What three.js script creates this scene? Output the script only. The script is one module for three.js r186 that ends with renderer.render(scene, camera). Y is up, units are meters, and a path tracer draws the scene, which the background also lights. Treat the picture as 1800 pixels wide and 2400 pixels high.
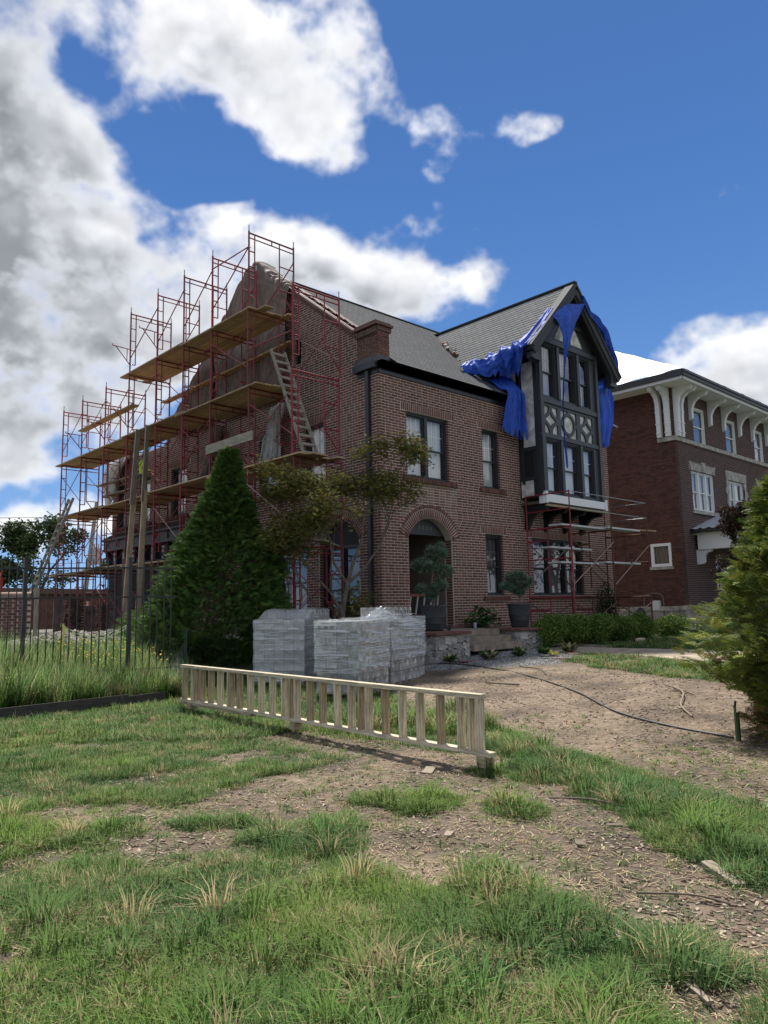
import * as THREE from 'three';
import { ImprovedNoise } from 'three/addons/math/ImprovedNoise.js';
import { mergeGeometries } from 'three/addons/utils/BufferGeometryUtils.js';
import { MarchingCubes } from 'three/addons/objects/MarchingCubes.js';

// ---------- camera, sky, sun, exposure ----------
const scene = new THREE.Scene();
const renderer = new THREE.WebGLRenderer({ antialias: true });
renderer.toneMapping = THREE.LinearToneMapping;
renderer.toneMappingExposure = 1.66;
renderer.shadowMap.enabled = true;
const V = (x, y, z) => new THREE.Vector3(x, y, z);
const EYE = V(-12.71, 1.5, 13.71);
const camera = new THREE.PerspectiveCamera(69.18, 0.75, 0.1, 3000);
{
  const pitch = 7.4 * Math.PI / 180, roll = 1.15 * Math.PI / 180, a = 46.9 * Math.PI / 180;
  const f = V(Math.cos(a) * Math.cos(pitch), Math.sin(pitch), -Math.sin(a) * Math.cos(pitch));
  const r = f.clone().cross(V(0, 1, 0)).normalize(), u = r.clone().cross(f);
  const r2 = r.clone().multiplyScalar(Math.cos(roll)).addScaledVector(u, -Math.sin(roll));
  const u2 = u.clone().multiplyScalar(Math.cos(roll)).addScaledVector(r, Math.sin(roll));
  camera.quaternion.setFromRotationMatrix(new THREE.Matrix4().makeBasis(r2, u2, f.clone().negate()));
  camera.position.copy(EYE);
}
const SUN = V(0.30, 0.86, -0.42).normalize();
const sun = new THREE.DirectionalLight(new THREE.Color(1.0, 0.95, 0.87), 4.3);
sun.position.copy(SUN).multiplyScalar(60); sun.target.position.set(0, 0, 0);
sun.castShadow = true; sun.shadow.radius = 8; sun.shadow.mapSize.set(4096, 4096);
Object.assign(sun.shadow.camera, { left: -40, right: 40, top: 40, bottom: -40, near: 1, far: 160 });
scene.add(sun, sun.target);

const NO = new ImprovedNoise();
function fbm(x, y, z, oct) { let s = 0, a = 0.5, t = 0; for (let i = 0; i < oct; i++) { s += a * NO.noise(x, y, z); t += a; x = x * 2.03 + 3.1; y = y * 2.03 + 1.7; z = z * 2.03 + 5.3; a *= 0.53; } return s / t; }
const clamp = (v, a = 0, b = 1) => Math.min(b, Math.max(a, v));
const ss = (a, b, v) => { const t = clamp((v - a) / (b - a)); return t * t * (3 - 2 * t); };
const lerp = (a, b, t) => a + (b - a) * t;
{ // a blue sky with heaped clouds, by direction: [azimuth, height, half-width, half-height, weight, grey of the base]
  const W = 3584, H = 1792, data = new Float32Array(W * H * 4);
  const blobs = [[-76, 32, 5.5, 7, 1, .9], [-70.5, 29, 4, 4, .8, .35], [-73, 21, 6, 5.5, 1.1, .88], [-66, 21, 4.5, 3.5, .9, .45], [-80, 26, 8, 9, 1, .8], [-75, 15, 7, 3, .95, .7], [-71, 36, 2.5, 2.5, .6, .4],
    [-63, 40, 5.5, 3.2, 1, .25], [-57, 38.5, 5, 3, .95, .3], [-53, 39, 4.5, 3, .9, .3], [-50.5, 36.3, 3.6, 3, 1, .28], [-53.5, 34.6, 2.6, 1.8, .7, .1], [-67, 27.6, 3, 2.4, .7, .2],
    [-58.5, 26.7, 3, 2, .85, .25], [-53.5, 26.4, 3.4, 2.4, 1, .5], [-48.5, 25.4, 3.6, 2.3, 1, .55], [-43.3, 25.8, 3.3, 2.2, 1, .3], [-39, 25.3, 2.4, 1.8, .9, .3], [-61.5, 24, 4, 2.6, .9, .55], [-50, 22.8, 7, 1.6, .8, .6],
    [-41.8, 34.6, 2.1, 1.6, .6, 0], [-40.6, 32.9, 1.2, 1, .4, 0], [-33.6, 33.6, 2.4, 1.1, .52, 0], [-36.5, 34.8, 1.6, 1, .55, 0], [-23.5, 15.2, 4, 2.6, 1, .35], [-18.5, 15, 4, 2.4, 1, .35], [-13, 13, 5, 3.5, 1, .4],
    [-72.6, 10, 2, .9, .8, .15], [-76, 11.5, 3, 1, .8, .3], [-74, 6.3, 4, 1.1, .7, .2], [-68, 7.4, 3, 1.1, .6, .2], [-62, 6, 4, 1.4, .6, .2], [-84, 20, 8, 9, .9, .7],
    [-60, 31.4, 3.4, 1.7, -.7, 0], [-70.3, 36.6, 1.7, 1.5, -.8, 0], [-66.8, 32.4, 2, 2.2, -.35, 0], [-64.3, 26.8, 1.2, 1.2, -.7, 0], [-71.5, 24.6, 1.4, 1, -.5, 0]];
  const D = Math.PI / 180;
  const field = (az, el, dx, dy, dz, oct) => {
    let b = 0, g = 0, wsum = 0;
    const wx = 4.2 * fbm(dx * 6 + 7, dy * 6, dz * 6, 3), wy = 3.2 * fbm(dx * 6, dy * 6 + 9, dz * 6, 3);
    for (const [ba, be, ra, re, w, gr] of blobs) {
      const x = (az + wx - ba) / (ra * 1.15), y = (el + wy - be) / (re * 1.18), d = x * x + y * y;
      if (d > 7) continue;
      const e = w * Math.exp(-d); b += e; if (w > 0) { g += e * gr; wsum += e; }
    }
    const q = 1 / (dy + 0.22), out = 0.78 + 1.9 * fbm(dx * q * 1.1 + 4, 1.3, dz * q * 1.1 + 8, 4);  // unseen cloud cover outside the view, thickened to add fill light on shaded sides
    const off = Math.abs(((az + 46.9 + 540) % 360) - 180), away = Math.max(ss(34, 48, off), ss(42, 50, el));
    const bb = lerp(clamp(b, 0, 1.25), clamp(out, 0, 1.2), away), gg = lerp(wsum > 0.02 ? g / wsum : 0, 0.45, away);
    const n = fbm(dx * 11, dy * 14, dz * 11, oct), bil = 1 - Math.abs(fbm(dx * 26 + 2, dy * 30, dz * 26, Math.max(2, oct - 3))) * 3.2;
    return [Math.min(bb, 1.1) + (1.75 - 0.7 * gg) * n + 0.16 * bil - 0.13 - 0.5 * (1 - ss(0.02, 0.3, bb)), gg, bb];
  };
  const pix = (az, el, oct) => {
    const cy = Math.cos(el * D), sy = Math.sin(el * D), dx = cy * Math.cos(az * D), dz = cy * Math.sin(az * D);
    const h = Math.pow(1 - clamp(sy), 2.3);
    let r = lerp(0.062, 0.34, h * h), g = lerp(0.152, 0.54, h * Math.sqrt(h)), b = lerp(0.385, 0.84, h);
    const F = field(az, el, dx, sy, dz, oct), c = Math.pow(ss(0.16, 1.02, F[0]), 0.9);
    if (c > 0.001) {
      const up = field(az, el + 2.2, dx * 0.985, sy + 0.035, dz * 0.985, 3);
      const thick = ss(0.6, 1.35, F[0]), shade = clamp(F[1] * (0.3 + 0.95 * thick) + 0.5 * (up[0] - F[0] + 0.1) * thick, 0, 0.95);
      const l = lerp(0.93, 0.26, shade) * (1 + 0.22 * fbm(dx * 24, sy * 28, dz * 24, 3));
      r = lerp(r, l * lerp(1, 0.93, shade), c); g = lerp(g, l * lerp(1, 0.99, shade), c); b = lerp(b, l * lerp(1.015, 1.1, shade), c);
    }
    return [r, g, b];
  };
  const K = 8, CW = W / K, CH = H / K, coarse = [];
  for (let j = 0; j <= CH; j++) for (let i = 0; i < CW; i++) { const el = Math.max((j / CH - 0.5) * 180, -0.5); coarse.push(j < CH / 2 - 1 ? [0.2, 0.2, 0.17] : pix((i / CW - 0.5) * 360, el, 4)); }
  for (let j = 0; j < H; j++) for (let i = 0; i < W; i++) {
    const el = ((j + 0.5) / H - 0.5) * 180, az = ((i + 0.5) / W - 0.5) * 360, k = 4 * (j * W + i);
    let c;
    if (el < -0.3) c = [0.2, 0.2, 0.17];
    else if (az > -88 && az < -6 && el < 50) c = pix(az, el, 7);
    else {
      const x = (i + 0.5) / K, y = (j + 0.5) / K, i0 = Math.floor(x), j0 = Math.floor(y), fx = x - i0, fy = y - j0, at = (a, b) => coarse[Math.min(b, CH) * CW + a % CW];
      c = [0, 1, 2].map((q) => lerp(lerp(at(i0, j0)[q], at(i0 + 1, j0)[q], fx), lerp(at(i0, j0 + 1)[q], at(i0 + 1, j0 + 1)[q], fx), fy));
    }
    data[k] = c[0]; data[k + 1] = c[1]; data[k + 2] = c[2]; data[k + 3] = 1;
  }
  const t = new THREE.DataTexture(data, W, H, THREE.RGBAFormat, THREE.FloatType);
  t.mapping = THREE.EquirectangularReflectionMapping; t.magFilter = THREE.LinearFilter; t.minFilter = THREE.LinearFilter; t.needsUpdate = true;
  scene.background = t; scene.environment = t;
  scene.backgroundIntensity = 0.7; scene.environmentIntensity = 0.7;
}
// ---------- helpers ----------
let seed = 12345;
const rnd = () => { seed |= 0; seed = (seed + 0x6D2B79F5) | 0; let t = Math.imul(seed ^ (seed >>> 15), 1 | seed); t = (t + Math.imul(t ^ (t >>> 7), 61 | t)) ^ t; return ((t ^ (t >>> 14)) >>> 0) / 4294967296; };
const rr = (a, b) => a + (b - a) * rnd();
const pick = (l) => l[Math.floor(rnd() * l.length)];
const used = {};
const numbered = (n) => { used[n] = (used[n] ?? -1) + 1; return used[n] ? n + '_' + String(used[n]).padStart(3, '0') : n; };
function tag(o, label, category, group, kind) { o.userData = { ...o.userData, label, category }; if (group) o.userData.group = group; if (kind) o.userData.kind = kind; return o; }
function thing(name, label, category, pos = [0, 0, 0], turn = 0, group) { const o = new THREE.Group(); o.name = numbered(name); scene.add(o); o.position.set(...pos); o.rotation.y = turn; return tag(o, label, category, group); }
function add(name, geo, mat, parent) { const m = new THREE.Mesh(geo, mat); m.name = parent ? name : numbered(name); (parent ?? scene).add(m); return m; }
function struct(name, geo, mat) { const m = add(name, geo, mat); m.userData.kind = 'structure'; return m; }
function dup(o, label) { const c = o.clone(); c.name = numbered(o.name.replace(/_\d\d\d$/, '')); c.userData = { ...o.userData }; if (label) c.userData.label = label; scene.add(c); return c; }
const strip = (g) => { const o = g.index ? g.toNonIndexed() : g; for (const k of Object.keys(o.attributes)) if (!['position', 'normal', 'uv', 'color'].includes(k)) o.deleteAttribute(k); return o; };
const M4 = new THREE.Matrix4();
// box with uv in metres: u along the longest side
function box(sx, sy, sz, x = 0, y = 0, z = 0, ry = 0, rx = 0, rz = 0) {
  const g = new THREE.BoxGeometry(sx, sy, sz), p = g.attributes.position, n = g.attributes.normal, uv = g.attributes.uv, d = [sx, sy, sz], L = d.indexOf(Math.max(...d)), o = rnd() * 7, q = rnd() * 7;
  for (let i = 0; i < p.count; i++) {
    const c = [p.getX(i), p.getY(i), p.getZ(i)], nn = [n.getX(i), n.getY(i), n.getZ(i)].findIndex((v) => Math.abs(v) > 0.5);
    const ax = [0, 1, 2].filter((k) => k !== nn), u = ax.includes(L) ? L : ax[0], v = ax.find((k) => k !== u);
    uv.setXY(i, c[u] + o, c[v] + q);
  }
  if (rx) g.rotateX(rx); if (rz) g.rotateZ(rz); if (ry) g.rotateY(ry);
  return g.translate(x, y, z);
}
// a bar of w x h section between two points; h is measured towards up
function bar(a, b, w, h, up = V(0, 1, 0)) {
  a = Array.isArray(a) ? V(...a) : a; b = Array.isArray(b) ? V(...b) : b;
  const d = b.clone().sub(a), L = d.length(); d.normalize();
  let u = up.clone().addScaledVector(d, -up.dot(d)); if (u.lengthSq() < 1e-4) u = V(1, 0, 0).addScaledVector(d, -d.x); u.normalize();
  const s = d.clone().cross(u);
  return box(L, h, w).applyMatrix4(M4.makeBasis(d, u, s).setPosition(a.clone().add(b).multiplyScalar(0.5)));
}
function rod(a, b, r, r2 = r, seg = 7) {
  a = Array.isArray(a) ? V(...a) : a; b = Array.isArray(b) ? V(...b) : b;
  const d = b.clone().sub(a), L = d.length(), g = new THREE.CylinderGeometry(r2, r, L, seg, 1, seg < 6), q = new THREE.Quaternion().setFromUnitVectors(V(0, 1, 0), d.normalize());
  return g.applyQuaternion(q).translate((a.x + b.x) / 2, (a.y + b.y) / 2, (a.z + b.z) / 2);
}
function pipe(pts, r, seg = 40, rad = 7) { return new THREE.TubeGeometry(new THREE.CatmullRomCurve3(pts.map((p) => V(...p))), seg, r, rad); }
const join = (l) => mergeGeometries(l.map(strip));
// a shape in x,y pushed from z0 to z1, with holes, uv in metres
function slab(pts, z0, z1, holes = [], bevel = 0) {
  const s = new THREE.Shape(pts.map(([x, y]) => new THREE.Vector2(x, y)));
  for (const h of holes) s.holes.push(new THREE.Path(h.map(([x, y]) => new THREE.Vector2(x, y))));
  return new THREE.ExtrudeGeometry(s, { depth: z1 - z0 - 2 * bevel, bevelEnabled: bevel > 0, bevelSize: bevel, bevelOffset: -bevel, bevelThickness: bevel, bevelSegments: 2, curveSegments: 12 }).translate(0, 0, z0 + bevel);
}
const rect = (x0, x1, y0, y1) => [[x0, y0], [x1, y0], [x1, y1], [x0, y1]];
// a sheet from a function of s,t in 0..1
function sheet(fn, ns, nt, uvs = [1, 1]) {
  const p = [], uv = [], ix = [];
  for (let j = 0; j <= nt; j++) for (let i = 0; i <= ns; i++) { const v = fn(i / ns, j / nt); p.push(v[0], v[1], v[2]); uv.push(i / ns * uvs[0], j / nt * uvs[1]); }
  for (let j = 0; j < nt; j++) for (let i = 0; i < ns; i++) { const a = j * (ns + 1) + i; ix.push(a, a + 1, a + ns + 2, a, a + ns + 2, a + ns + 1); }
  const g = new THREE.BufferGeometry(); g.setAttribute('position', new THREE.Float32BufferAttribute(p, 3)); g.setAttribute('uv', new THREE.Float32BufferAttribute(uv, 2)); g.setIndex(ix); g.computeVertexNormals(); return g;
}
function tex(n, fn, rep = 1, srgb = true) { // grey or colour texture from a function of u,v in 0..1
  const d = new Uint8Array(n * n * 4);
  for (let j = 0; j < n; j++) for (let i = 0; i < n; i++) { let c = fn(i / n, j / n); if (!Array.isArray(c)) c = [c, c, c]; const k = 4 * (j * n + i); for (let q = 0; q < 3; q++) d[k + q] = 255 * clamp(c[q]); d[k + 3] = 255; }
  const t = new THREE.DataTexture(d, n, n, THREE.RGBAFormat); t.wrapS = t.wrapT = THREE.RepeatWrapping; t.magFilter = THREE.LinearFilter; t.minFilter = THREE.LinearMipmapLinearFilter; t.generateMipmaps = true; t.repeat.set(rep, rep); if (srgb) t.colorSpace = THREE.SRGBColorSpace; t.needsUpdate = true; return t;
}
// noise that tiles
const tn = (u, v, f, o = 4, s = 0) => { let r = 0, a = 0.5, t = 0; for (let i = 0; i < o; i++) { const A = u * 2 * Math.PI, B = v * 2 * Math.PI, R = f / (2 * Math.PI); r += a * NO.noise(Math.cos(A) * R + s, Math.sin(A) * R + Math.cos(B) * R * 1.0 + 9.1 * i, Math.sin(B) * R + 3.3); t += a; a *= 0.55; f *= 2.1; } return r / t; };
function mat(r, g, b, rough = 0.85, o = {}) { return new THREE.MeshStandardMaterial({ color: new THREE.Color().setRGB(r, g, b), roughness: rough, side: THREE.DoubleSide, ...o }); }
const tMott = tex(512, (u, v) => 0.86 + 0.4 * tn(u, v, 6, 6) + 0.12 * tn(u, v, 60, 2, 5));           // soft mottling
const tGrit = tex(512, (u, v) => 0.5 + 0.7 * tn(u, v, 40, 4, 2), 1, false);                          // fine relief
const tWood = tex(512, (u, v) => { const w = tn(u, v, 2, 3, 4) * 0.25, k = Math.sin((v + w * 0.25) * 70 + 8 * tn(u, v, 3, 2, 1)) * 0.5 + 0.5; return 0.80 + 0.14 * k + 0.3 * tn(u * 1, v, 9, 4, 7) - 0.1 * (tn(u, v, 50, 2, 3) > 0.22 ? 1 : 0); }, 1);
const rep = (t, x, y = x) => { const c = t.clone(); c.repeat.set(x, y); c.needsUpdate = true; return c; };
const tWoodM = rep(tWood, 0.5, 2.2), tMottM = rep(tMott, 0.6), tGritM = rep(tGrit, 2.5), tWorn = rep(tex(256, (u, v) => (tn(u, v, 14, 4, 8) > 0.17 ? [1.0, 0.92, 0.86] : [0.8 + 0.3 * tn(u, v, 8, 3), 0.78 + 0.3 * tn(u, v, 8, 3), 0.78 + 0.3 * tn(u, v, 8, 3)])), 1, 1);
const tCloth = rep(tex(512, (u, v) => 0.86 + 0.35 * tn(u, v, 7, 5, 11)), 1, 1);
function inst(name, geo, mt, list, parent, colors) { // list of Matrix4
  const m = new THREE.InstancedMesh(geo, mt, list.length); list.forEach((x, i) => m.setMatrixAt(i, x)); if (colors) colors.forEach((c, i) => m.setColorAt(i, c));
  m.name = parent ? name : numbered(name); m.userData.kind = 'stuff'; (parent ?? scene).add(m); return m;
}
const TR = (x, y, z, sx = 1, sy = sx, sz = sx, rx = 0, ry = 0, rz = 0) => new THREE.Matrix4().compose(V(x, y, z), new THREE.Quaternion().setFromEuler(new THREE.Euler(rx, ry, rz, 'YXZ')), V(sx, sy, sz));
const C = (r, g, b) => new THREE.Color().setRGB(r, g, b);
const varied = (r, g, b, d) => { const k = 1 + rr(-d, d); return C(r * k, g * k * (1 + rr(-d, d) * 0.3), b * k); };
const inside = (poly, x, z) => { let r = false; for (let i = 0, j = poly.length - 1; i < poly.length; j = i++) { const [a, b] = poly[i], [c, d] = poly[j]; if ((b > z) !== (d > z) && x < (c - a) * (z - b) / (d - b) + a) r = !r; } return r; };
// ---------- ground ----------
const PATH = [[2.3, 3.4], [3.95, 2.9], [4.2, 6.4], [4.3, 16], [1.5, 16], [1.3, 7.9], [2.0, 5.5]];
const BED = [[-1.6, 0.2], [0.2, 2.4], [3.8, 2.6], [4.6, 1.2], [5.6, 0.9], [5.2, 3.4], [2.4, 4.3], [0.4, 4.5], [-0.9, 3.0]];
const GRAVEL = [[1.2, 0.3], [3.2, 2.2], [2.2, 4.2], [0.1, 5.0], [-1.7, 3.1], [-0.6, 1.5]];
const DIRT = [
  [[-9.92, 8.5], [-9.38, 8.13], [-8.34, 7.78], [-6.97, 7.84], [-6.5, 9.01], [-7.3, 10.13], [-8.1, 11.17], [-8.45, 12.05], [-9.87, 12.57], [-10.12, 12.32], [-9.84, 11.98], [-9.68, 11.27], [-9.61, 10.55], [-9.68, 10.03], [-10.16, 9.64], [-10.23, 9.08]],
  [[-4.6, 5.2], [-2.4, 3.4], [-0.6, 1.6], [1.6, 3.4], [0.4, 5.0], [-0.6, 7.2], [-1.6, 9.2], [-2.5, 13], [-6.5, 14], [-6.95, 11.8], [-6.6, 10.6], [-5.9, 8.8], [-5.2, 7.7]],
  [[-8.9, 12.1], [-8.3, 11.9], [-6.5, 12.4], [-7, 15.5], [-9.9, 14.5], [-9.95, 12.8]],
  [[-10.73, 8.92], [-9.8, 8.27], [-9.6, 9.0], [-10.4, 9.3]],
  [[-3.9, -30], [-3.5, -6], [-2.6, -0.2], [-1.0, 1.2], [1, 0.4], [1, -30]],
];
const TUFTS = [[-9.58, 9.56, 0.42], [-8.44, 9.5, 0.3], [-8.11, 10.12, 0.24], [-9.5, 12.0, 0.3], [-7.34, 9.3, 0.16], [-9.7, 11.46, 0.42], [-9.4, 11.0, 0.25], [-7.0, 9.8, 0.4], [-7.2, 10.5, 0.38], [-7.5, 11.2, 0.42], [-7.75, 11.7, 0.35], [-6.4, 9.0, 0.35], [-6.2, 8.5, 0.3], [-5.6, 7.3, 0.5], [-6.1, 6.4, 0.5], [-8.35, 12.0, 0.2], [-4.7, 6.6, 0.3], [-6.7, 9.4, 0.4], [-7.35, 10.9, 0.36], [-8.6, 9.15, 0.2], [-9.95, 8.75, 0.16], [-9.75, 8.95, 0.12]];
const bumps = (x, z) => 0.035 * fbm(x * 0.7, 3, z * 0.7, 3) + 0.018 * fbm(x * 3, 5, z * 3, 2);
const groundY = (x, z) => Math.max(0.42 * ss(-7, 3.2, x), 0.78 * ss(2.2, -4.0, z) * ss(-14, -9, x)) + 0.10 * Math.exp(-((x + 2.2) ** 2 / 1.6 + (z - 8.6) ** 2 / 1.4)) + bumps(x, z) * (1 - ss(20, 40, Math.hypot(x, z)));
// how much grass grows at a place, 0..1
function grassAt(x, z) {
  let g = 1;
  if (inside(PATH, x, z)) return 0;
  const wx = x + 0.35 * fbm(x * 1.6, 1, z * 1.6, 3), wz = z + 0.35 * fbm(x * 1.6, 7, z * 1.6, 3);
  for (const d of DIRT) if (inside(d, wx, wz)) g = 0.03;
  if (inside(GRAVEL, wx, wz) || inside(BED, wx, wz)) g = 0.02;
  if (g > 0.5) g = clamp(0.9 + 1.5 * fbm(x * 0.9, 2, z * 0.9, 3), 0.3, 1) * (x < -7.5 && z > 6.6 && z < 10.2 ? clamp(0.5 + 2.4 * fbm(x * 1.4, 4, z * 1.4, 2), 0.1, 1) : 1);
  if (x > -7.75 && x < -6.8 && z > 6.0 && z < 9.6) g *= x > -7.5 && x < -7.0 ? 0.12 : 0.4;
  for (const [a, b, r] of TUFTS) { const q = Math.hypot(wx - a, wz - b); if (q < r) g = Math.max(g, 1 - 0.6 * (q / r)); }
  return g;
}
{
  const xs = [], zs = []; // fine near, coarse far
  for (let x = -200; x < -16; x += 23) xs.push(x); for (let x = -16; x < 6; x += 0.11) xs.push(x); for (let x = 6; x < 30; x += 0.8) xs.push(x); for (let x = 30; x <= 400; x += 37) xs.push(x);
  for (let z = -400; z < -30; z += 37) zs.push(z); for (let z = -30; z < -2; z += 0.6) zs.push(z); for (let z = -2; z < 17; z += 0.11) zs.push(z); for (let z = 17; z <= 200; z += 26) zs.push(z);
  const p = [], uv = [], col = [], ix = [], nx = xs.length;
  for (const z of zs) for (const x of xs) {
    const near = x > -17 && x < 32 && z > -32 && z < 18;
    p.push(x, near ? groundY(x, z) - (inside(PATH, x, z) ? 0.06 : 0) : (z < -4 ? 0.4 : x > 3 ? 0.42 : 0), z); uv.push(x / 1.6, z / 1.6);
    const g = near ? grassAt(x, z) : 0.9, n = fbm(x * 0.9, 9, z * 0.9, 4), dry = clamp(0.36 + 2.2 * n + 0.34 * ss(-6.6, -5.4, x));
    let c = [lerp(0.098, 0.265, dry), lerp(0.07, 0.198, dry), lerp(0.05, 0.137, dry)];
    if (near && inside(GRAVEL, x, z)) c = [0.19, 0.185, 0.18];
    if (z < -5 && x > -5 && x < 2) c = [0.2 + 0.1 * n, 0.18 + 0.1 * n, 0.15 + 0.1 * n];
    const k = clamp(g * 1.1); col.push(lerp(c[0], 0.075, k), lerp(c[1], 0.085, k), lerp(c[2], 0.032, k));
  }
  for (let j = 0; j < zs.length - 1; j++) for (let i = 0; i < nx - 1; i++) { const a = j * nx + i; ix.push(a, a + nx, a + 1, a + 1, a + nx, a + nx + 1); }
  const g = new THREE.BufferGeometry(); g.setAttribute('position', new THREE.Float32BufferAttribute(p, 3)); g.setAttribute('uv', new THREE.Float32BufferAttribute(uv, 2)); g.setAttribute('color', new THREE.Float32BufferAttribute(col, 3)); g.setIndex(ix); g.computeVertexNormals();
  const soil = tex(1024, (u, v) => { const a = tn(u, v, 22, 5, 3), b = tn(u, v, 120, 2, 6); const k = 0.88 + 0.4 * a + 0.22 * b, st = b > 0.34 ? 0.12 : 0; return [k + st, k + st * 0.85, k + st * 0.55]; });
  const relief = tex(1024, (u, v) => 0.5 + 0.6 * tn(u, v, 30, 5, 3) + 0.3 * tn(u, v, 120, 2, 6), 1, false);
  struct('ground', g, new THREE.MeshStandardMaterial({ vertexColors: true, map: soil, bumpMap: relief, bumpScale: 0.02, roughness: 0.97, side: THREE.DoubleSide }));
  // concrete walk
  const pg = slab(PATH.map(([x, z]) => [x, -z]), -0.1, 0, [], 0.012); pg.rotateX(-Math.PI / 2); const q = pg.attributes.position;
  for (let i = 0; i < q.count; i++) q.setY(i, q.getY(i) + 0.42 * ss(-7, 3.2, q.getX(i)) + 0.012);
  pg.computeVertexNormals();
  struct('path', pg, mat(0.42, 0.335, 0.245, 0.92, { map: tMottM, bumpMap: tGritM, bumpScale: 0.004 }));
}
// grass blades: a few tuft shapes, each a small fan of bent blades
function tuftGeo(n, h, spread, w, droop) {
  const p = [], nor = [], ix = [];
  for (let b = 0; b < n; b++) {
    const a = rnd() * 6.283, r0 = rnd() * spread * 0.45, L = h * rr(0.55, 1.15), out = rr(0.15, 1) * droop, ox = Math.cos(a) * r0, oz = Math.sin(a) * r0, dir = a + rr(-0.7, 0.7), tw = rr(-0.6, 0.6);
    const sx = -Math.sin(dir + tw) * w, sz = Math.cos(dir + tw) * w, base = p.length / 3;
    for (let k = 0; k < 3; k++) { const t = k / 2, f = (1 - t) * 0.85 + 0.12, d = out * L * t * t * 0.9, y = L * (t - 0.35 * out * t * t); for (const s of k < 2 ? [-1, 1] : [0]) { p.push(ox + Math.cos(dir) * d + sx * f * s, y, oz + Math.sin(dir) * d + sz * f * s); const nv = V(-Math.cos(dir) * 0.4, 0.9, -Math.sin(dir) * 0.4).normalize(); nor.push(nv.x, nv.y, nv.z); } }
    ix.push(base, base + 1, base + 2, base + 1, base + 3, base + 2, base + 2, base + 3, base + 4);
  }
  const g = new THREE.BufferGeometry(); g.setAttribute('position', new THREE.Float32BufferAttribute(p, 3)); g.setAttribute('normal', new THREE.Float32BufferAttribute(nor, 3)); g.setAttribute('uv', new THREE.Float32BufferAttribute(new Float32Array(p.length / 3 * 2), 2)); g.setIndex(ix); return g;
}
const leafMat = (o = {}) => new THREE.MeshPhysicalMaterial({ color: 0xffffff, roughness: 0.62, side: THREE.DoubleSide, transmission: 0.3, thickness: 0, specularIntensity: 0.25, ...o });
const grassMat = leafMat({ roughness: 0.8, transmission: 0.25, specularIntensity: 0.2 });
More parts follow.
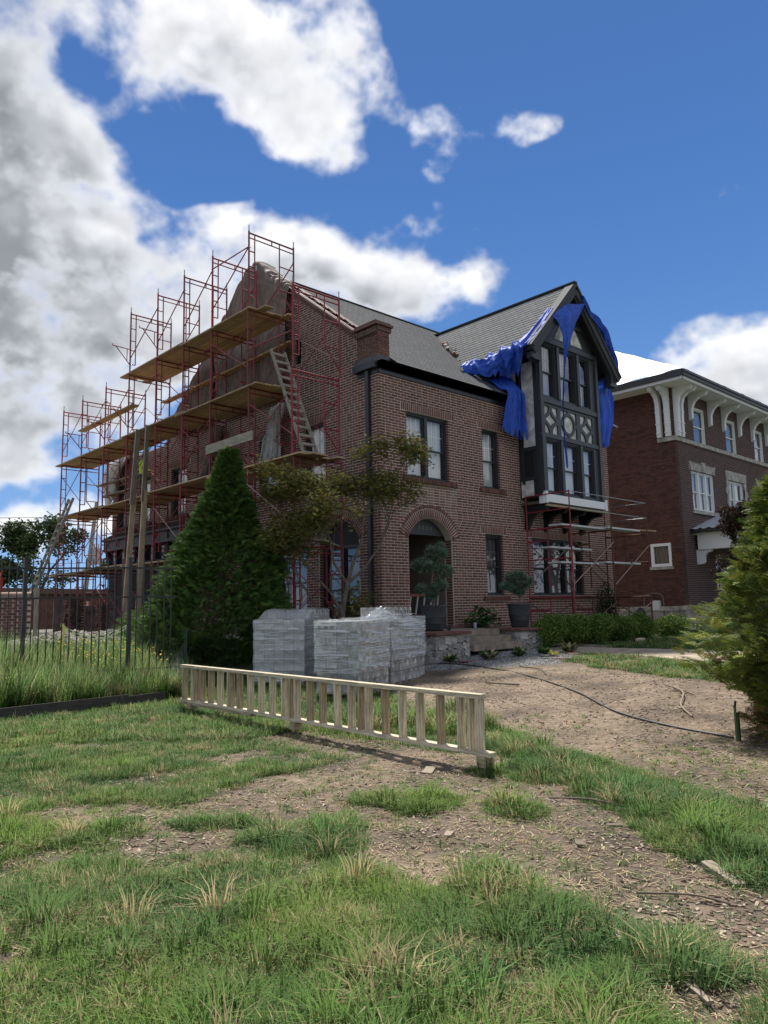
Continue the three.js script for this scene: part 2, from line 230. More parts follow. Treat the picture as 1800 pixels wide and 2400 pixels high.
{
  const T = [tuftGeo(18, 0.055, 0.12, 0.003, 1.2), tuftGeo(14, 0.075, 0.13, 0.0034, 1.6), tuftGeo(20, 0.038, 0.11, 0.003, 1.3)], L = [[], [], []], K = [[], [], []];
  const BIG = [tuftGeo(26, 0.15, 0.16, 0.0045, 1.5), tuftGeo(30, 0.19, 0.2, 0.005, 1.35)], BL = [[], []], BK = [[], []];
  const tint = (x, z) => { const n = fbm(x * 0.8, 6, z * 0.8, 3), d = fbm(x * 2.3, 8, z * 2.3, 2); const y = clamp(0.45 + 1.4 * n), dr = d > 0.12 && rnd() < 0.35 ? 1 : rnd() < 0.09 ? 1 : 0; return dr ? varied(0.30, 0.25, 0.13, 0.3) : varied(lerp(0.056, 0.125, y), lerp(0.122, 0.2, y), lerp(0.034, 0.036, y), 0.3); };
  const view = (x, z) => { const a = x - EYE.x, b = z - EYE.z, d = a * 0.683 - b * 0.73, s = a * 0.73 + b * 0.683; return d > 0.9 && Math.abs(s) < 0.72 * d + 0.9 ? d : 0; };
  const put = (x, z, big) => {
    const d = view(x, z); if (!d) return; const g = grassAt(x, z); if (rnd() > g) return;
    const k = big ? Math.floor(rnd() * 2) : Math.floor(rnd() * 3), s = rr(0.7, 1.3) * (d > 9 ? 1.5 : 1) * (g < 0.5 ? 0.8 : 1);
    (big ? BL : L)[k].push(TR(x, groundY(x, z) - 0.006, z, s, s * rr(0.7, 1.2), s, 0, rnd() * 6.28, 0)); (big ? BK : K)[k].push(tint(x, z));
  };
  for (let i = 0; i < 150000; i++) { const d = 2.2 + 5.6 * Math.pow(rnd(), 0.8), s = rr(-0.75, 0.75) * (d + 0.5); put(EYE.x + d * 0.683 + s * 0.73, EYE.z - d * 0.73 + s * 0.683); }
  for (let i = 0; i < 60000; i++) { const d = 7 + 9 * rnd(), s = rr(-0.7, 0.7) * d; const x = EYE.x + d * 0.683 + s * 0.73, z = EYE.z - d * 0.73 + s * 0.683; if (x < -4.2) put(x, z); }
  for (let i = 0; i < 26000; i++) { const x = rr(-1.5, 17), z = rr(0.7, 9); put(x, z); }
  for (const [a, b, r] of TUFTS) for (let i = 0; i < 60 * r * r / 0.1; i++) { const q = r * Math.sqrt(rnd()), t = rnd() * 6.28; put(a + q * Math.cos(t), b + q * Math.sin(t), rnd() < 0.4); }
  for (let i = 0; i < 1500; i++) { const d = 2.2 + 6 * rnd(), s = rr(-0.75, 0.75) * d, x = EYE.x + d * 0.683 + s * 0.73, z = EYE.z - d * 0.73 + s * 0.683; if (fbm(x * 0.8, 12, z * 0.8, 2) > 0.05) put(x, z, true); }
  const gl = ['short green lawn grass blades', 'arching lawn grass blades', 'low fine lawn grass', 'long crabgrass clumps on the bare soil', 'tall coarse grass clumps'];
  [...T, ...BIG].forEach((t, i) => { const l = [...L, ...BL][i]; if (l.length) tag(inst('grass', t, grassMat, l, null, [...K, ...BK][i]), gl[i] + ' around the yard', 'grass', null, 'stuff'); });
  // tall weeds by the fence
  const W = [tuftGeo(14, 0.62, 0.2, 0.007, 0.6), tuftGeo(16, 0.45, 0.25, 0.011, 0.9)], WL = [[], []], WK = [[], []];
  for (let i = 0; i < 2600; i++) { const x = rr(-10.6, -5.2), z = rr(-2.4, 1.5); if (x > -7 + 0.7 * (1.9 - z) + 0.4 || !view(x, z)) continue; if (rnd() < 0.4) continue; const k = rnd() < 0.5 ? 0 : 1, far = ss(1.9, -1.5, z), s = rr(0.5, 1.1) * lerp(0.55, 1.15, far) * (x < -8 ? 1.15 : 1); WL[k].push(TR(x, groundY(x, z) - 0.01, z, s, s, s, 0, rnd() * 6.28, 0)); WK[k].push(rnd() < 0.15 ? varied(0.24, 0.22, 0.11, 0.3) : varied(0.085, 0.16, 0.045, 0.35)); }
  for (let i = 0; i < 2400; i++) { const x = rr(-11.2, -6.1), z = rr(-1.2, 1.5); if (z > 2.0 || !view(x, z)) continue; const k = rnd() < 0.45 ? 0 : 1, s = rr(0.75, 1.3) * (x < -8.6 ? 1.3 : 1); WL[k].push(TR(x, groundY(x, z) - 0.01, z, s, s, s, 0, rnd() * 6.28, 0)); WK[k].push(rnd() < 0.2 ? varied(0.3, 0.27, 0.14, 0.3) : varied(...pick([[0.13, 0.22, 0.06], [0.09, 0.17, 0.05], [0.16, 0.25, 0.06]]), 0.3)); }
  W.forEach((t, i) => tag(inst('weeds', t, grassMat, WL[i], null, WK[i]), i ? 'broad leaved green weeds in the fenced bed' : 'tall thin weeds in front of the black fence', 'weeds', null, 'stuff'));
  const fl = new THREE.IcosahedronGeometry(0.018, 0), FL = [], FK = [];
  for (let i = 0; i < 160; i++) { const a = rr(-7.4, -5.9), z = rr(-1.6, 0.6); FL.push(TR(a, groundY(a, z) + rr(0.3, 0.6), z, rr(0.6, 1.3), 0.6, 1)); FK.push(varied(0.75, 0.55, 0.04, 0.2)); }
  tag(inst('flowers', fl, mat(1, 1, 1, 0.7), FL, null, FK), 'small yellow flower heads among the fence weeds', 'flowers', null, 'stuff');
  // straw, chips and clods on the bare soil
  const st = new THREE.BoxGeometry(0.055, 0.002, 0.0035), SL = [], SK = [], ch = new THREE.BoxGeometry(0.035, 0.006, 0.014), CL = [], CK = [], cl = new THREE.IcosahedronGeometry(0.014, 0), OL = [], OK = [];
  for (let i = 0; i < 66000; i++) {
    const d = 2.2 + 12 * Math.pow(rnd(), 1.1), s = rr(-0.75, 0.75) * d, x = EYE.x + d * 0.683 + s * 0.73, z = EYE.z - d * 0.73 + s * 0.683; if (!view(x, z)) continue;
    const g = grassAt(x, z); if (g > 0.6 && rnd() > 0.12) continue; if (inside(PATH, x, z)) continue;
    const y = groundY(x, z) + 0.003, q = rnd();
    if (q < 0.8 && fbm(x * 1.3, 15, z * 1.3, 3) > -0.14) { SL.push(TR(x, y + rr(0, 0.008), z, rr(0.5, 1.6), rr(0.6, 1.4), rr(0.6, 1.5), rr(-0.12, 0.12), rnd() * 6.28, rr(-0.15, 0.15))); SK.push(varied(0.36, 0.285, 0.175, 0.35)); }
    else if (q < 0.86) { CL.push(TR(x, y, z, rr(0.4, 1.3), rr(0.5, 1.4), rr(0.5, 1.2), 0, rnd() * 6.28, rr(-0.2, 0.2))); CK.push(rnd() < 0.4 ? varied(0.32, 0.26, 0.19, 0.3) : varied(0.15, 0.105, 0.075, 0.3)); }
    else if (rnd() < 0.5) { OL.push(TR(x, y, z, rr(0.4, 1.6), rr(0.4, 1.1), rr(0.4, 1.5), rnd(), rnd() * 6, rnd())); OK.push(varied(0.17, 0.122, 0.086, 0.3)); }
  }
  tag(inst('straw', st, mat(1, 1, 1, 0.9), SL, null, SK), 'dry straw stems scattered over the bare soil', 'straw', null, 'stuff');
  tag(inst('wood_chips', ch, mat(1, 1, 1, 0.9), CL, null, CK), 'small wood and bark chips on the soil', 'wood chips', null, 'stuff');
  tag(inst('soil_clods', cl, mat(1, 1, 1, 0.98), OL, null, OK), 'small dark clods of soil on bare ground', 'soil', null, 'stuff');
  const PL = [], PK = [];
  for (let i = 0; i < 9000; i++) { const x = rr(-2, 3.4), z = rr(0.3, 5); if (!inside(GRAVEL, x, z)) continue; PL.push(TR(x, groundY(x, z) + 0.004, z, rr(0.5, 1.5), rr(0.4, 1), rr(0.5, 1.5), rnd(), rnd() * 6, 0)); PK.push(varied(0.25, 0.245, 0.24, 0.45)); }
  for (let i = 0; i < 14000; i++) { const x = rr(-4.5, -0.2), z = rr(-20, -2); PL.push(TR(x, groundY(x, z) + 0.004, z, rr(0.8, 4), rr(0.5, 3), rr(0.8, 4), rnd(), rnd() * 6, 0)); PK.push(varied(0.26, 0.24, 0.21, 0.45)); }
  for (let i = 0; i < 7000; i++) { const x = rr(-8.4, -2.4), z = rr(-8, -0.6), q = Math.hypot((x + 5.6) / 2.6, (z + 3.6) / 2.6); if (q > 1) continue; PL.push(TR(x, groundY(x, z) + 0.42 * (1 - q * q) * (0.7 + 0.6 * fbm(x, 3, z, 2)), z, rr(1.5, 6), rr(1, 4), rr(1.5, 6), rnd(), rnd() * 6, 0)); PK.push(varied(0.3, 0.275, 0.24, 0.4)); }
  tag(inst('gravel', cl, mat(1, 1, 1, 0.95), PL, null, PK), 'grey gravel beside the house', 'gravel', null, 'stuff');
}
// ---------- the brick house under repair ----------
const dark = mat(0.022, 0.025, 0.030, 0.5), darkFlat = mat(0.02, 0.022, 0.027, 0.75), stucco = mat(0.82, 0.81, 0.76, 0.9, { map: tMottM, bumpMap: tGritM, bumpScale: 0.003 }), interior = mat(0.035, 0.033, 0.032, 0.95), blindMat = mat(0.62, 0.62, 0.60, 0.8), whitePaint = mat(0.74, 0.75, 0.75, 0.6), stone = mat(0.50, 0.475, 0.42, 0.85, { map: tMottM, bumpMap: tGritM, bumpScale: 0.003 });
const glass = new THREE.MeshPhysicalMaterial({ color: 0xffffff, roughness: 0.015, transmission: 1, thickness: 0, ior: 1.5, side: THREE.DoubleSide });
const mortar = mat(0.54, 0.475, 0.41, 0.95, { bumpMap: tGritM, bumpScale: 0.004 });
const tBrick = tex(256, (u, v) => 0.82 + 0.5 * tn(u, v, 5, 5, 3) - 0.2 * (tn(u, v, 30, 2, 9) > 0.25 ? 1 : 0)), brickBump = tex(256, (u, v) => 0.5 + 0.7 * tn(u, v, 12, 4, 3), 1, false);
const brickOpt = { map: tBrick, bumpMap: brickBump, bumpScale: 0.004 };
const BRICKS = [[0.25, 0.1, 0.078], [0.205, 0.082, 0.066], [0.285, 0.122, 0.092], [0.16, 0.072, 0.06], [0.235, 0.108, 0.086]];
const brickMats = BRICKS.map((c) => mat(...c, 0.9, brickOpt)), brickWhite = mat(1, 1, 1, 0.9, brickOpt);
// runs of bricks in one wall: free(y) gives the open stretches [a,b] of a course; place(u, y, len) gives its matrix
function courses(y0, y1, ch, pitch, free, out, joint = 0.016) {
  for (let k = 0, y = y0; y + ch * 0.6 < y1; k++, y += ch) for (const [a, b] of free(y + ch / 2)) {
    let u = a - (k % 2 ? pitch / 2 : 0);
    while (u < b - 0.02) {
      let L = pitch; if (rnd() < 0.07) L = pitch / 2;
      const s = Math.max(u, a), e = Math.min(u + L - joint, b);
      if (e - s > 0.03) out.push([(s + e) / 2, y + (ch - joint) / 2, e - s]);
      u += L;
    }
  }
}
function cutOut(list, holes, y) { // holes: [a, b, y0, y1] or functions y -> [a,b]
  for (const h of holes) { const q = typeof h === 'function' ? h(y) : y > h[2] && y < h[3] ? [h[0], h[1]] : null; if (!q) continue; const o = []; for (const [a, b] of list) { if (q[1] <= a || q[0] >= b) o.push([a, b]); else { if (q[0] > a) o.push([a, q[0]]); if (q[1] < b) o.push([q[1], b]); } } list = o; }
  return list.filter(([a, b]) => b - a > 0.02);
}
const house = thing('brick_house', 'dark red brick house under repair with slate roof and timbered bay', 'house');
const unitBrick = new THREE.BoxGeometry(1, 1, 1);
const archOuter = (cx) => (y) => { const R = 1.29, c = 2.97; if (y < 0.9) return null; if (y > c + R) return null; if (y < 3.46) return [cx - 0.86, cx + 0.86]; const h = Math.sqrt(R * R - (y - c) ** 2); return [cx - h, cx + h]; };
const WIN = { front: [[1.0, 2.66, 4.95, 6.75], [4.15, 4.95, 4.95, 6.75], [4.15, 4.95, 1.8, 3.6], [6.42, 9.25, 1.8, 3.6]], side: [[2.2, 3.2, 4.95, 6.75], [4.4, 5.5, 4.95, 6.75], [7.4, 8.5, 4.95, 6.75], [10.1, 11.3, 4.95, 6.75], [13.0, 13.9, 4.95, 6.75], [15.1, 16.0, 4.95, 6.75], [3.1, 4.6, 1.35, 3.3], [3.3, 3.62, 8.7, 9.5]] };
const gableTop = (u) => u < 0.81 ? 8.86 : u < 5.7 ? 8.86 + (u - 0.81) * 0.765 : u < 11.4 ? 12.6 - (u - 5.7) * 0.78 : 7.75;
{
  const arch = (cx) => { const o = [[cx - 0.85, 0.9], [cx + 0.85, 0.9]], R = 0.93; for (let i = 0; i <= 16; i++) { const t = lerp(1.153, -1.153, i / 16); o.push([cx + R * Math.sin(t), 2.97 + R * Math.cos(t)]); } return o; };
  const wall = add('wall', join([
    slab(rect(0, 11.2, 0.1, 7.75), -0.3, 0, [...WIN.front.map((w) => rect(...w)), arch(1.83)]),
    slab([[-16.45, 0.1], [-0.31, 0.1], [-0.31, 7.75], [0, 7.75], [0, 8.86], [-0.81, 8.86], [-5.7, 12.6], [-11.4, 8.15], [-11.4, 7.75], [-16.45, 7.75]], -0.3, 0, [...WIN.side.map(([a, b, c, d]) => rect(-b, -a, c, d)), arch(-1.7)]).rotateY(-Math.PI / 2),
    box(0.3, 7.6, 12, 11.05, 3.9, -6.3), box(11, 7.6, 0.3, 5.6, 3.9, -16.3), box(0.42, 1.15, 0.81, 0.21, 8.3, -0.405), box(10.8, 0.1, 16, 5.6, 7.6, -8.2),
  ]), mortar, house);
  // bricks of the two visible faces
  const F = [], S = [];
  const sold = WIN.front.map(([a, b, c, d]) => [a - 0.22, b + 0.22, d, d + 0.225]), sill = WIN.front.map(([a, b, c, d]) => [a - 0.2, b + 0.2, c - 0.15, c]);
  courses(0.15, 7.74, 0.075, 0.235, (y) => cutOut([[0.0, 11.2]], [...WIN.front, ...sold, ...sill, archOuter(1.83), [5.95, 9.45, 4.6, 7.8]], y), F);
  const sSold = WIN.side.slice(0, 7).map(([a, b, c, d]) => [a - 0.2, b + 0.2, d, d + 0.225]), sSill = WIN.side.slice(0, 7).map(([a, b, c, d]) => [a - 0.18, b + 0.18, c - 0.15, c]);
  courses(0.15, 12.5, 0.075, 0.235, (y) => { let a = 0, b = 16.45; if (y > 7.75) { a = y < 8.86 ? 0 : 0.81 + (y - 8.86) / 0.765 + 0.12; b = 5.7 + (12.6 - y) / 0.78; } return cutOut([[a, b]], [...WIN.side, ...sSold, ...sSill, archOuter(1.7), [9.3, 16.2, 3.3, 4.45]], y); }, S);
  const place = [];
  for (const [u, y, L] of F) place.push({ p: V(u, y, -0.0235), s: [L, 0.058, 0.055], w: y < 4.8 && y > 3.9 && u > 0.8 && u < 3 ? 0.4 + fbm(u * 3, y * 3, 1, 2) : 0, side: 0 });
  for (const [u, y, L] of S) place.push({ p: V(0.0235, y, -u), s: [0.055, 0.058, L], w: u < 1.6 && y < 7 && y > 4 ? 0.15 + 0.9 * fbm(u * 2.5, y * 0.6, 4, 2) : u < 3.5 ? 0.8 * fbm(u, y, 7, 2) - 0.05 : 0, side: 1 });
  courses(8.0, 8.8, 0.075, 0.22, () => [[0.0, 0.42]], { push: ([u, y, L]) => place.push({ p: V(u, y, -0.012), s: [L, 0.062, 0.05], w: 0 }) });
  place.forEach((b) => { b.d = b.p.distanceTo(EYE); b.c = Math.floor(rnd() * 5); });
  const own = new Set(place.filter((b) => b.p.y > 4.2 && b.p.y < 7.7 && b.p.x < 3 && b.p.z > -1.2).sort((a, b) => a.d - b.d).slice(0, 300));
  const rest = [], rc = [];
  for (const b of place) {
    if (own.has(b)) { const m = add('brick', unitBrick, brickMats[b.c], wall); m.position.copy(b.p); m.scale.set(...b.s); continue; }
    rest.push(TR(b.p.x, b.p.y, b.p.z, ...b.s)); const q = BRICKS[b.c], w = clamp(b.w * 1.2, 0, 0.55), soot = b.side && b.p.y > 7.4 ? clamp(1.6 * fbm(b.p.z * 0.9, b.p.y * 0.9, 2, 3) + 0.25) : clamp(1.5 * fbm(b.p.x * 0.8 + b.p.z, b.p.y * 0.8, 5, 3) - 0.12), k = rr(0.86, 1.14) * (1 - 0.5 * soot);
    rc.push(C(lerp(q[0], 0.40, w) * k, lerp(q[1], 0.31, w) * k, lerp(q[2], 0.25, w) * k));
  }
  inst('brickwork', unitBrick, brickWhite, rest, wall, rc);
  // soldier heads, brick sills, rings of the arches: single bricks
  const L = [], LC = [], on = (b, x, y, z, sx, sy, sz, rz) => { const m = b ? new THREE.Matrix4().makeRotationY(-Math.PI / 2).multiply(TR(x, y, z, sx, sy, sz, 0, 0, rz)) : TR(x, y, z, sx, sy, sz, 0, 0, rz); L.push(m); LC.push(varied(...pick(BRICKS), 0.12)); };
  for (const [b, list] of [[0, WIN.front], [1, WIN.side.slice(0, 7)]]) for (const [a, e, c, d] of list) {
    const f = b ? (u) => -u : (u) => u;
    for (let u = a - 0.2; u < e + 0.2; u += 0.075) { on(b, f(u + 0.037), d + 0.112, -0.0225, 0.057, 0.208, 0.055, 0); on(b, f(u + 0.037), c - 0.073, 0.02, 0.058, 0.125, 0.13, 0); }
  }
  for (const [b, cx] of [[0, 1.83], [1, -1.7]]) for (let i = 0; i <= 34; i++) {
    const t = lerp(-1.16, 1.16, i / 34), R1 = 0.93 + 0.125, R2 = 0.93 + 0.31;
    on(b, cx + R1 * Math.sin(t), 2.97 + R1 * Math.cos(t), -0.022, 0.05, 0.235, 0.06, -t); on(b, cx + R2 * Math.sin(t), 2.97 + R2 * Math.cos(t), -0.014, 0.06, 0.1, 0.06, -t);
  }
  for (let y = 0.95; y < 3.3; y += 0.075) for (const [b, cx] of [[0, 1.83], [1, -1.7]]) for (const s of [-1, 1]) on(b, cx + s * 0.848, y + 0.035, -0.14, 0.02, 0.058, 0.21, 0);
  for (const [b, list] of [[0, WIN.front], [1, WIN.side]]) for (const [a, e, c, d] of list) for (let y = c; y < d - 0.02; y += 0.075) for (const u of [a, e]) on(b, (b ? -u : u) + (u === a ? 1 : -1) * (b ? -1 : 1) * 0.002, y + 0.036, -0.045, 0.012, 0.058, 0.075, 0);
  inst('arch_and_sill_bricks', unitBrick, brickWhite, L, wall, LC);
  // sloped dogtooth row under the coping and the coping tiles
  const copM = mat(0.165, 0.078, 0.062, 0.65, { map: tMottM }), dog = [], DC = [];
  const along = (t) => t < 0 ? [-t, 8.86] : [0.81 + t * 0.794, 8.86 + t * 0.607];
  for (let t = 0.02; t < 6.1; t += 0.075) { const [u, y] = along(t); dog.push(TR(-0.02, y - 0.03, -u, 0.07, 0.17, 0.058, Math.atan(0.765), 0, 0)); DC.push(varied(0.21, 0.13, 0.1, 0.2)); }
  for (let u = 0.02; u < 0.8; u += 0.075) { dog.push(TR(-0.02, 8.78, -u, 0.07, 0.16, 0.058)); DC.push(varied(0.21, 0.13, 0.1, 0.2)); }
  inst('dogtooth_bricks', unitBrick, brickWhite, dog, wall, DC);
  const cop = add('coping', join([bar([0.18, 8.92, -0.86], [0.18, 12.66, -5.74], 0.56, 0.07), box(0.62, 0.07, 0.95, 0.2, 8.925, -0.38), box(0.56, 0.06, 0.86, 0.2, 8.985, -0.4), bar([0.18, 12.66, -5.7], [0.18, 8.22, -11.4], 0.5, 0.07), box(0.5, 0.12, 0.88, 0.23, 8.82, -0.4)]), copM, house);
  for (let i = 0; i < 13; i++) { const t = 0.25 + i * 0.46, u = 0.81 + t * 0.794, y = 8.86 + t * 0.607; const m = add('coping_tile', box(0.5, 0.025, 0.44, 0, 0, 0), copM, cop); m.position.set(0.42, y + 0.10, -u); m.rotation.set(Math.atan(0.765) + 0.06, 0, -0.12); }
  add('pier_flashing', box(0.5, 0.17, 0.9, 0.2, 8.0, -0.42), mat(0.115, 0.105, 0.125, 0.6, { map: tMottM }), house);
  // gutter, downspout
  const gp = [[0, 0], [0.11, 0], [0.14, 0.04], [0.14, 0.1], [0.18, 0.15], [0.18, 0.19], [0, 0.19]];
  const gut = add('gutter', join([slab(gp, -0.02, 6.0).rotateY(Math.PI / 2).scale(1, 1, -1).rotateY(0).translate(0, 7.72, 0.0), box(0.17, 0.18, 0.85, -0.085, 7.81, -0.40), box(6, 0.16, 0.03, 3, 7.68, 0.02), box(0.03, 0.16, 0.8, -0.015, 7.68, -0.4)]), mat(0.014, 0.017, 0.02, 0.35), house);
  add('downspout', join([box(0.09, 6.7, 0.11, -0.06, 4.35, -0.34), ...[7.2, 5.6, 4, 2.4].map((y) => box(0.03, 0.03, 0.18, -0.02, y, -0.34))]), mat(0.02, 0.024, 0.028, 0.4), house);
}
// slate roofs: thin slabs, laid in courses that overlap
const slateM = [[0.092, 0.102, 0.114], [0.105, 0.115, 0.126], [0.078, 0.088, 0.1], [0.12, 0.126, 0.133]].map((c) => mat(...c, 0.93, { map: tMottM })), slateW = mat(1, 1, 1, 0.93, { map: tMott });
const slateGeo = new THREE.BoxGeometry(1, 1, 1);
function slates(parent, name, o, along, up, W, H, rowH, wid, keep, single) { // o: lower corner; along, up: unit directions in the plane
  const n = along.clone().cross(up).normalize(); if (n.y < 0) n.negate(); const A = [], AC = [], big = [];
  for (let k = 0, v = 0; v < H; k++, v += rowH) for (let u = (k % 2) * wid * 0.5 - wid; u < W; u += wid) {
    const a = Math.max(u, 0), b = Math.min(u + wid - 0.006, W); if (b - a < 0.04) continue;
    const c = o.clone().addScaledVector(along, (a + b) / 2).addScaledVector(up, v + rowH * 0.45).addScaledVector(n, 0.018); if (keep && !keep(c)) continue;
    const tilt = up.clone().addScaledVector(n, -0.055).normalize(), nn = along.clone().cross(tilt).normalize(); if (nn.y < 0) nn.negate();
    const m = new THREE.Matrix4().makeBasis(along.clone().multiplyScalar(b - a), nn.clone().multiplyScalar(0.012), tilt.clone().multiplyScalar((rowH + 0.05) * rr(0.98, 1.03))).setPosition(c);
    if (single) big.push([m, c.distanceTo(EYE)]); else { A.push(m); AC.push(varied(...pick([[0.06, 0.068, 0.08], [0.051, 0.059, 0.07], [0.071, 0.078, 0.09]]), 0.16)); }
  }
  if (single) { big.sort((p, q) => p[1] - q[1]); big.forEach(([m], i) => { if (i < 300) { const s = add('slate', slateGeo, pick(slateM), parent); s.matrixAutoUpdate = true; m.decompose(s.position, s.quaternion, s.scale); } else { A.push(m); AC.push(varied(0.12, 0.13, 0.14, 0.14)); } }); }
  if (A.length) inst(name, slateGeo, slateW, A, parent, AC);
}
{
  const under = mat(0.05, 0.052, 0.055, 0.9), sl = 0.765, len = Math.hypot(5.95, 4.55);
  const roof = add('roof', join([sheet((s, t) => [lerp(0.42, 11.7, s), lerp(7.85, 12.4, t), lerp(0.25, -5.7, t)], 2, 2), sheet((s, t) => [lerp(0.42, 11.7, s), lerp(12.4, 7.85, t), lerp(-5.7, -11.6, t)], 2, 2), sheet((s, t) => [lerp(0.3, 11.2, s), 7.74, lerp(-11.4, -16.5, t)], 1, 1), sheet((s, t) => [11.2, lerp(7.7, lerp(7.85, 12.4, 1 - Math.abs(2 * s - 1)), t), lerp(0.1, -11.4, s)], 2, 1), bar([0.42, 12.44, -5.7], [11.7, 12.44, -5.7], 0.2, 0.04)]), under, house);
  slates(roof, 'slates', V(0.42, 7.87, 0.27), V(1, 0, 0), V(0, 4.55, -5.95).normalize(), 11.2, len, 0.165, 0.24, (c) => c.z > -5.7 && !(c.x > 7.72 - (11.75 - c.y) / 1.06 && c.x < 7.72 + (11.75 - c.y) / 1.06 && c.x > 6.0 && c.x < 9.4));
  // bay roof
  const r2 = add('bay_roof', join([[-1, 1].map((s) => sheet((a, t) => [7.72 + s * lerp(2.5, 0, t), lerp(9.24, 11.87, t), lerp(1.22, t < 0.02 ? -1.7 : -5.1, a)], 2, 2)), [bar([7.72, 11.93, 1.25], [7.72, 11.93, -5], 0.16, 0.05)]].flat()), under, house);
  slates(r2, 'slates', V(5.22, 9.26, 1.2), V(0, 0, -1), V(2.5, 2.63, 0).normalize(), 6.3, 3.6, 0.19, 0.26, (c) => c.x < 7.72 && c.y > 12.4 + (c.z + 5.7) * -0.765 + 0.02, true);
  slates(r2, 'slates', V(10.22, 9.26, 1.2), V(0, 0, -1), V(-2.5, 2.63, 0).normalize(), 6.3, 3.6, 0.19, 0.26, (c) => c.x > 7.72 && c.y > 12.4 + (c.z + 5.7) * -0.765 + 0.02);
  // loose stones heaped in the valley
  for (let i = 0; i < 16; i++) { const t = i / 16, m = add('valley_stone', new THREE.IcosahedronGeometry(0.13, 0), pick([stone, brickMats[0], brickMats[4]]), r2); const y = lerp(11.0, 9.9, t) + rr(-0.05, 0.05); m.position.set(7.72 - (11.87 - y) / 1.052 - rr(0.0, 0.2), y + 0.05, -5.7 + (12.4 - y) / 0.765 + 0.12); m.scale.set(rr(0.6, 1.2), rr(0.4, 0.8), rr(0.6, 1)); m.rotation.set(rnd() * 3, rnd() * 3, rnd()); }
}
// windows: built flat in x,y facing +z, then hung in the wall
function windowUnit(parent, x0, x1, y0, y1, n, o = {}) {
  const g = new THREE.Group(); g.name = o.name ?? 'window'; parent.add(g); const fm = o.frame ?? dark, fw = o.fw ?? 0.06, zi = o.z ?? -0.13;
  add('frame', slab(rect(x0, x1, y0, y1), zi - 0.05, zi + 0.05, [rect(x0 + fw, x1 - fw, y0 + fw, y1 - fw)]), fm, g);
  const w = (x1 - x0 - 2 * fw - (n - 1) * 0.11) / n;
  for (let i = 0; i < n; i++) {
    const a = x0 + fw + i * (w + 0.11), b = a + w, m = lerp(y0, y1, o.split ?? 0.47), q = 0.042;
    if (i) add('mullion', box(0.11, y1 - y0 - 2 * fw, 0.11, a - 0.055, (y0 + y1) / 2, zi), fm, g);
    if (o.split !== 0) {
      add('sash', slab(rect(a, b, m - 0.02, y1 - fw), zi - 0.035, zi + 0.005, [rect(a + q, b - q, m + 0.025, y1 - fw - q)]), fm, g);
      add('sash', slab(rect(a, b, y0 + fw, m + 0.03), zi - 0.055, zi - 0.037, [rect(a + q, b - q, y0 + fw + q, m - 0.015)]), fm, g);
    }
    const gx = o.grid ?? [3, 2], bars = [];
    for (let k = 1; k < gx[0]; k++) bars.push(box(0.014, y1 - fw - q - m - 0.025, 0.012, lerp(a + q, b - q, k / gx[0]), (m + 0.025 + y1 - fw - q) / 2, zi - 0.03));
    for (let k = 1; k < gx[1]; k++) bars.push(box(b - a - 2 * q, 0.014, 0.0115, (a + b) / 2, lerp(m, y1 - fw - q, k / gx[1]), zi - 0.03));
    if (bars.length) add('muntins', join(bars), o.bars ?? whitePaint, g);
    add('pane', box(b - a - 2 * q, y1 - m - fw - q, 0.004, (a + b) / 2, (m + y1 - fw - q) / 2, zi - 0.02), glass, g);
    add('pane', box(b - a - 2 * q, m - y0 - fw - q, 0.004, (a + b) / 2, (m + y0 + fw + q) / 2, zi - 0.046), glass, g);
    const cu = o.curtain ?? 1;
    if (cu) { const pl = sheet((s, t) => [lerp(a, b, s * cu), lerp(y0 + fw, y1 - fw, t), zi - 0.13 + 0.018 * Math.sin(s * 46 + 2 * Math.sin(s * 9))], 36, 1); add('curtain', pl, o.cm ?? blindMat, g); }
  }
  add('reveal', join([box(x1 - x0 - 0.01, y1 - y0 - 0.01, 0.02, (x0 + x1) / 2, (y0 + y1) / 2, zi - 0.6), box(0.02, y1 - y0, 0.6, x0, (y0 + y1) / 2, zi - 0.31), box(0.02, y1 - y0, 0.6, x1, (y0 + y1) / 2, zi - 0.31), box(x1 - x0, 0.02, 0.6, (x0 + x1) / 2, y1, zi - 0.31), box(x1 - x0, 0.02, 0.6, (x0 + x1) / 2, y0, zi - 0.31)]), interior, g);
  return g;
}
const sheer = mat(0.42, 0.43, 0.43, 0.9), dimCurtain = mat(0.10, 0.105, 0.11, 0.9);
windowUnit(house, 1.0, 2.66, 4.95, 6.75, 2, { fw: 0.07 }); windowUnit(house, 4.15, 4.95, 4.95, 6.75, 1, { cm: sheer });
windowUnit(house, 4.15, 4.95, 1.8, 3.6, 1, { cm: dimCurtain, bars: dark }); windowUnit(house, 6.42, 9.25, 1.8, 3.6, 3, { cm: dimCurtain, bars: dark });
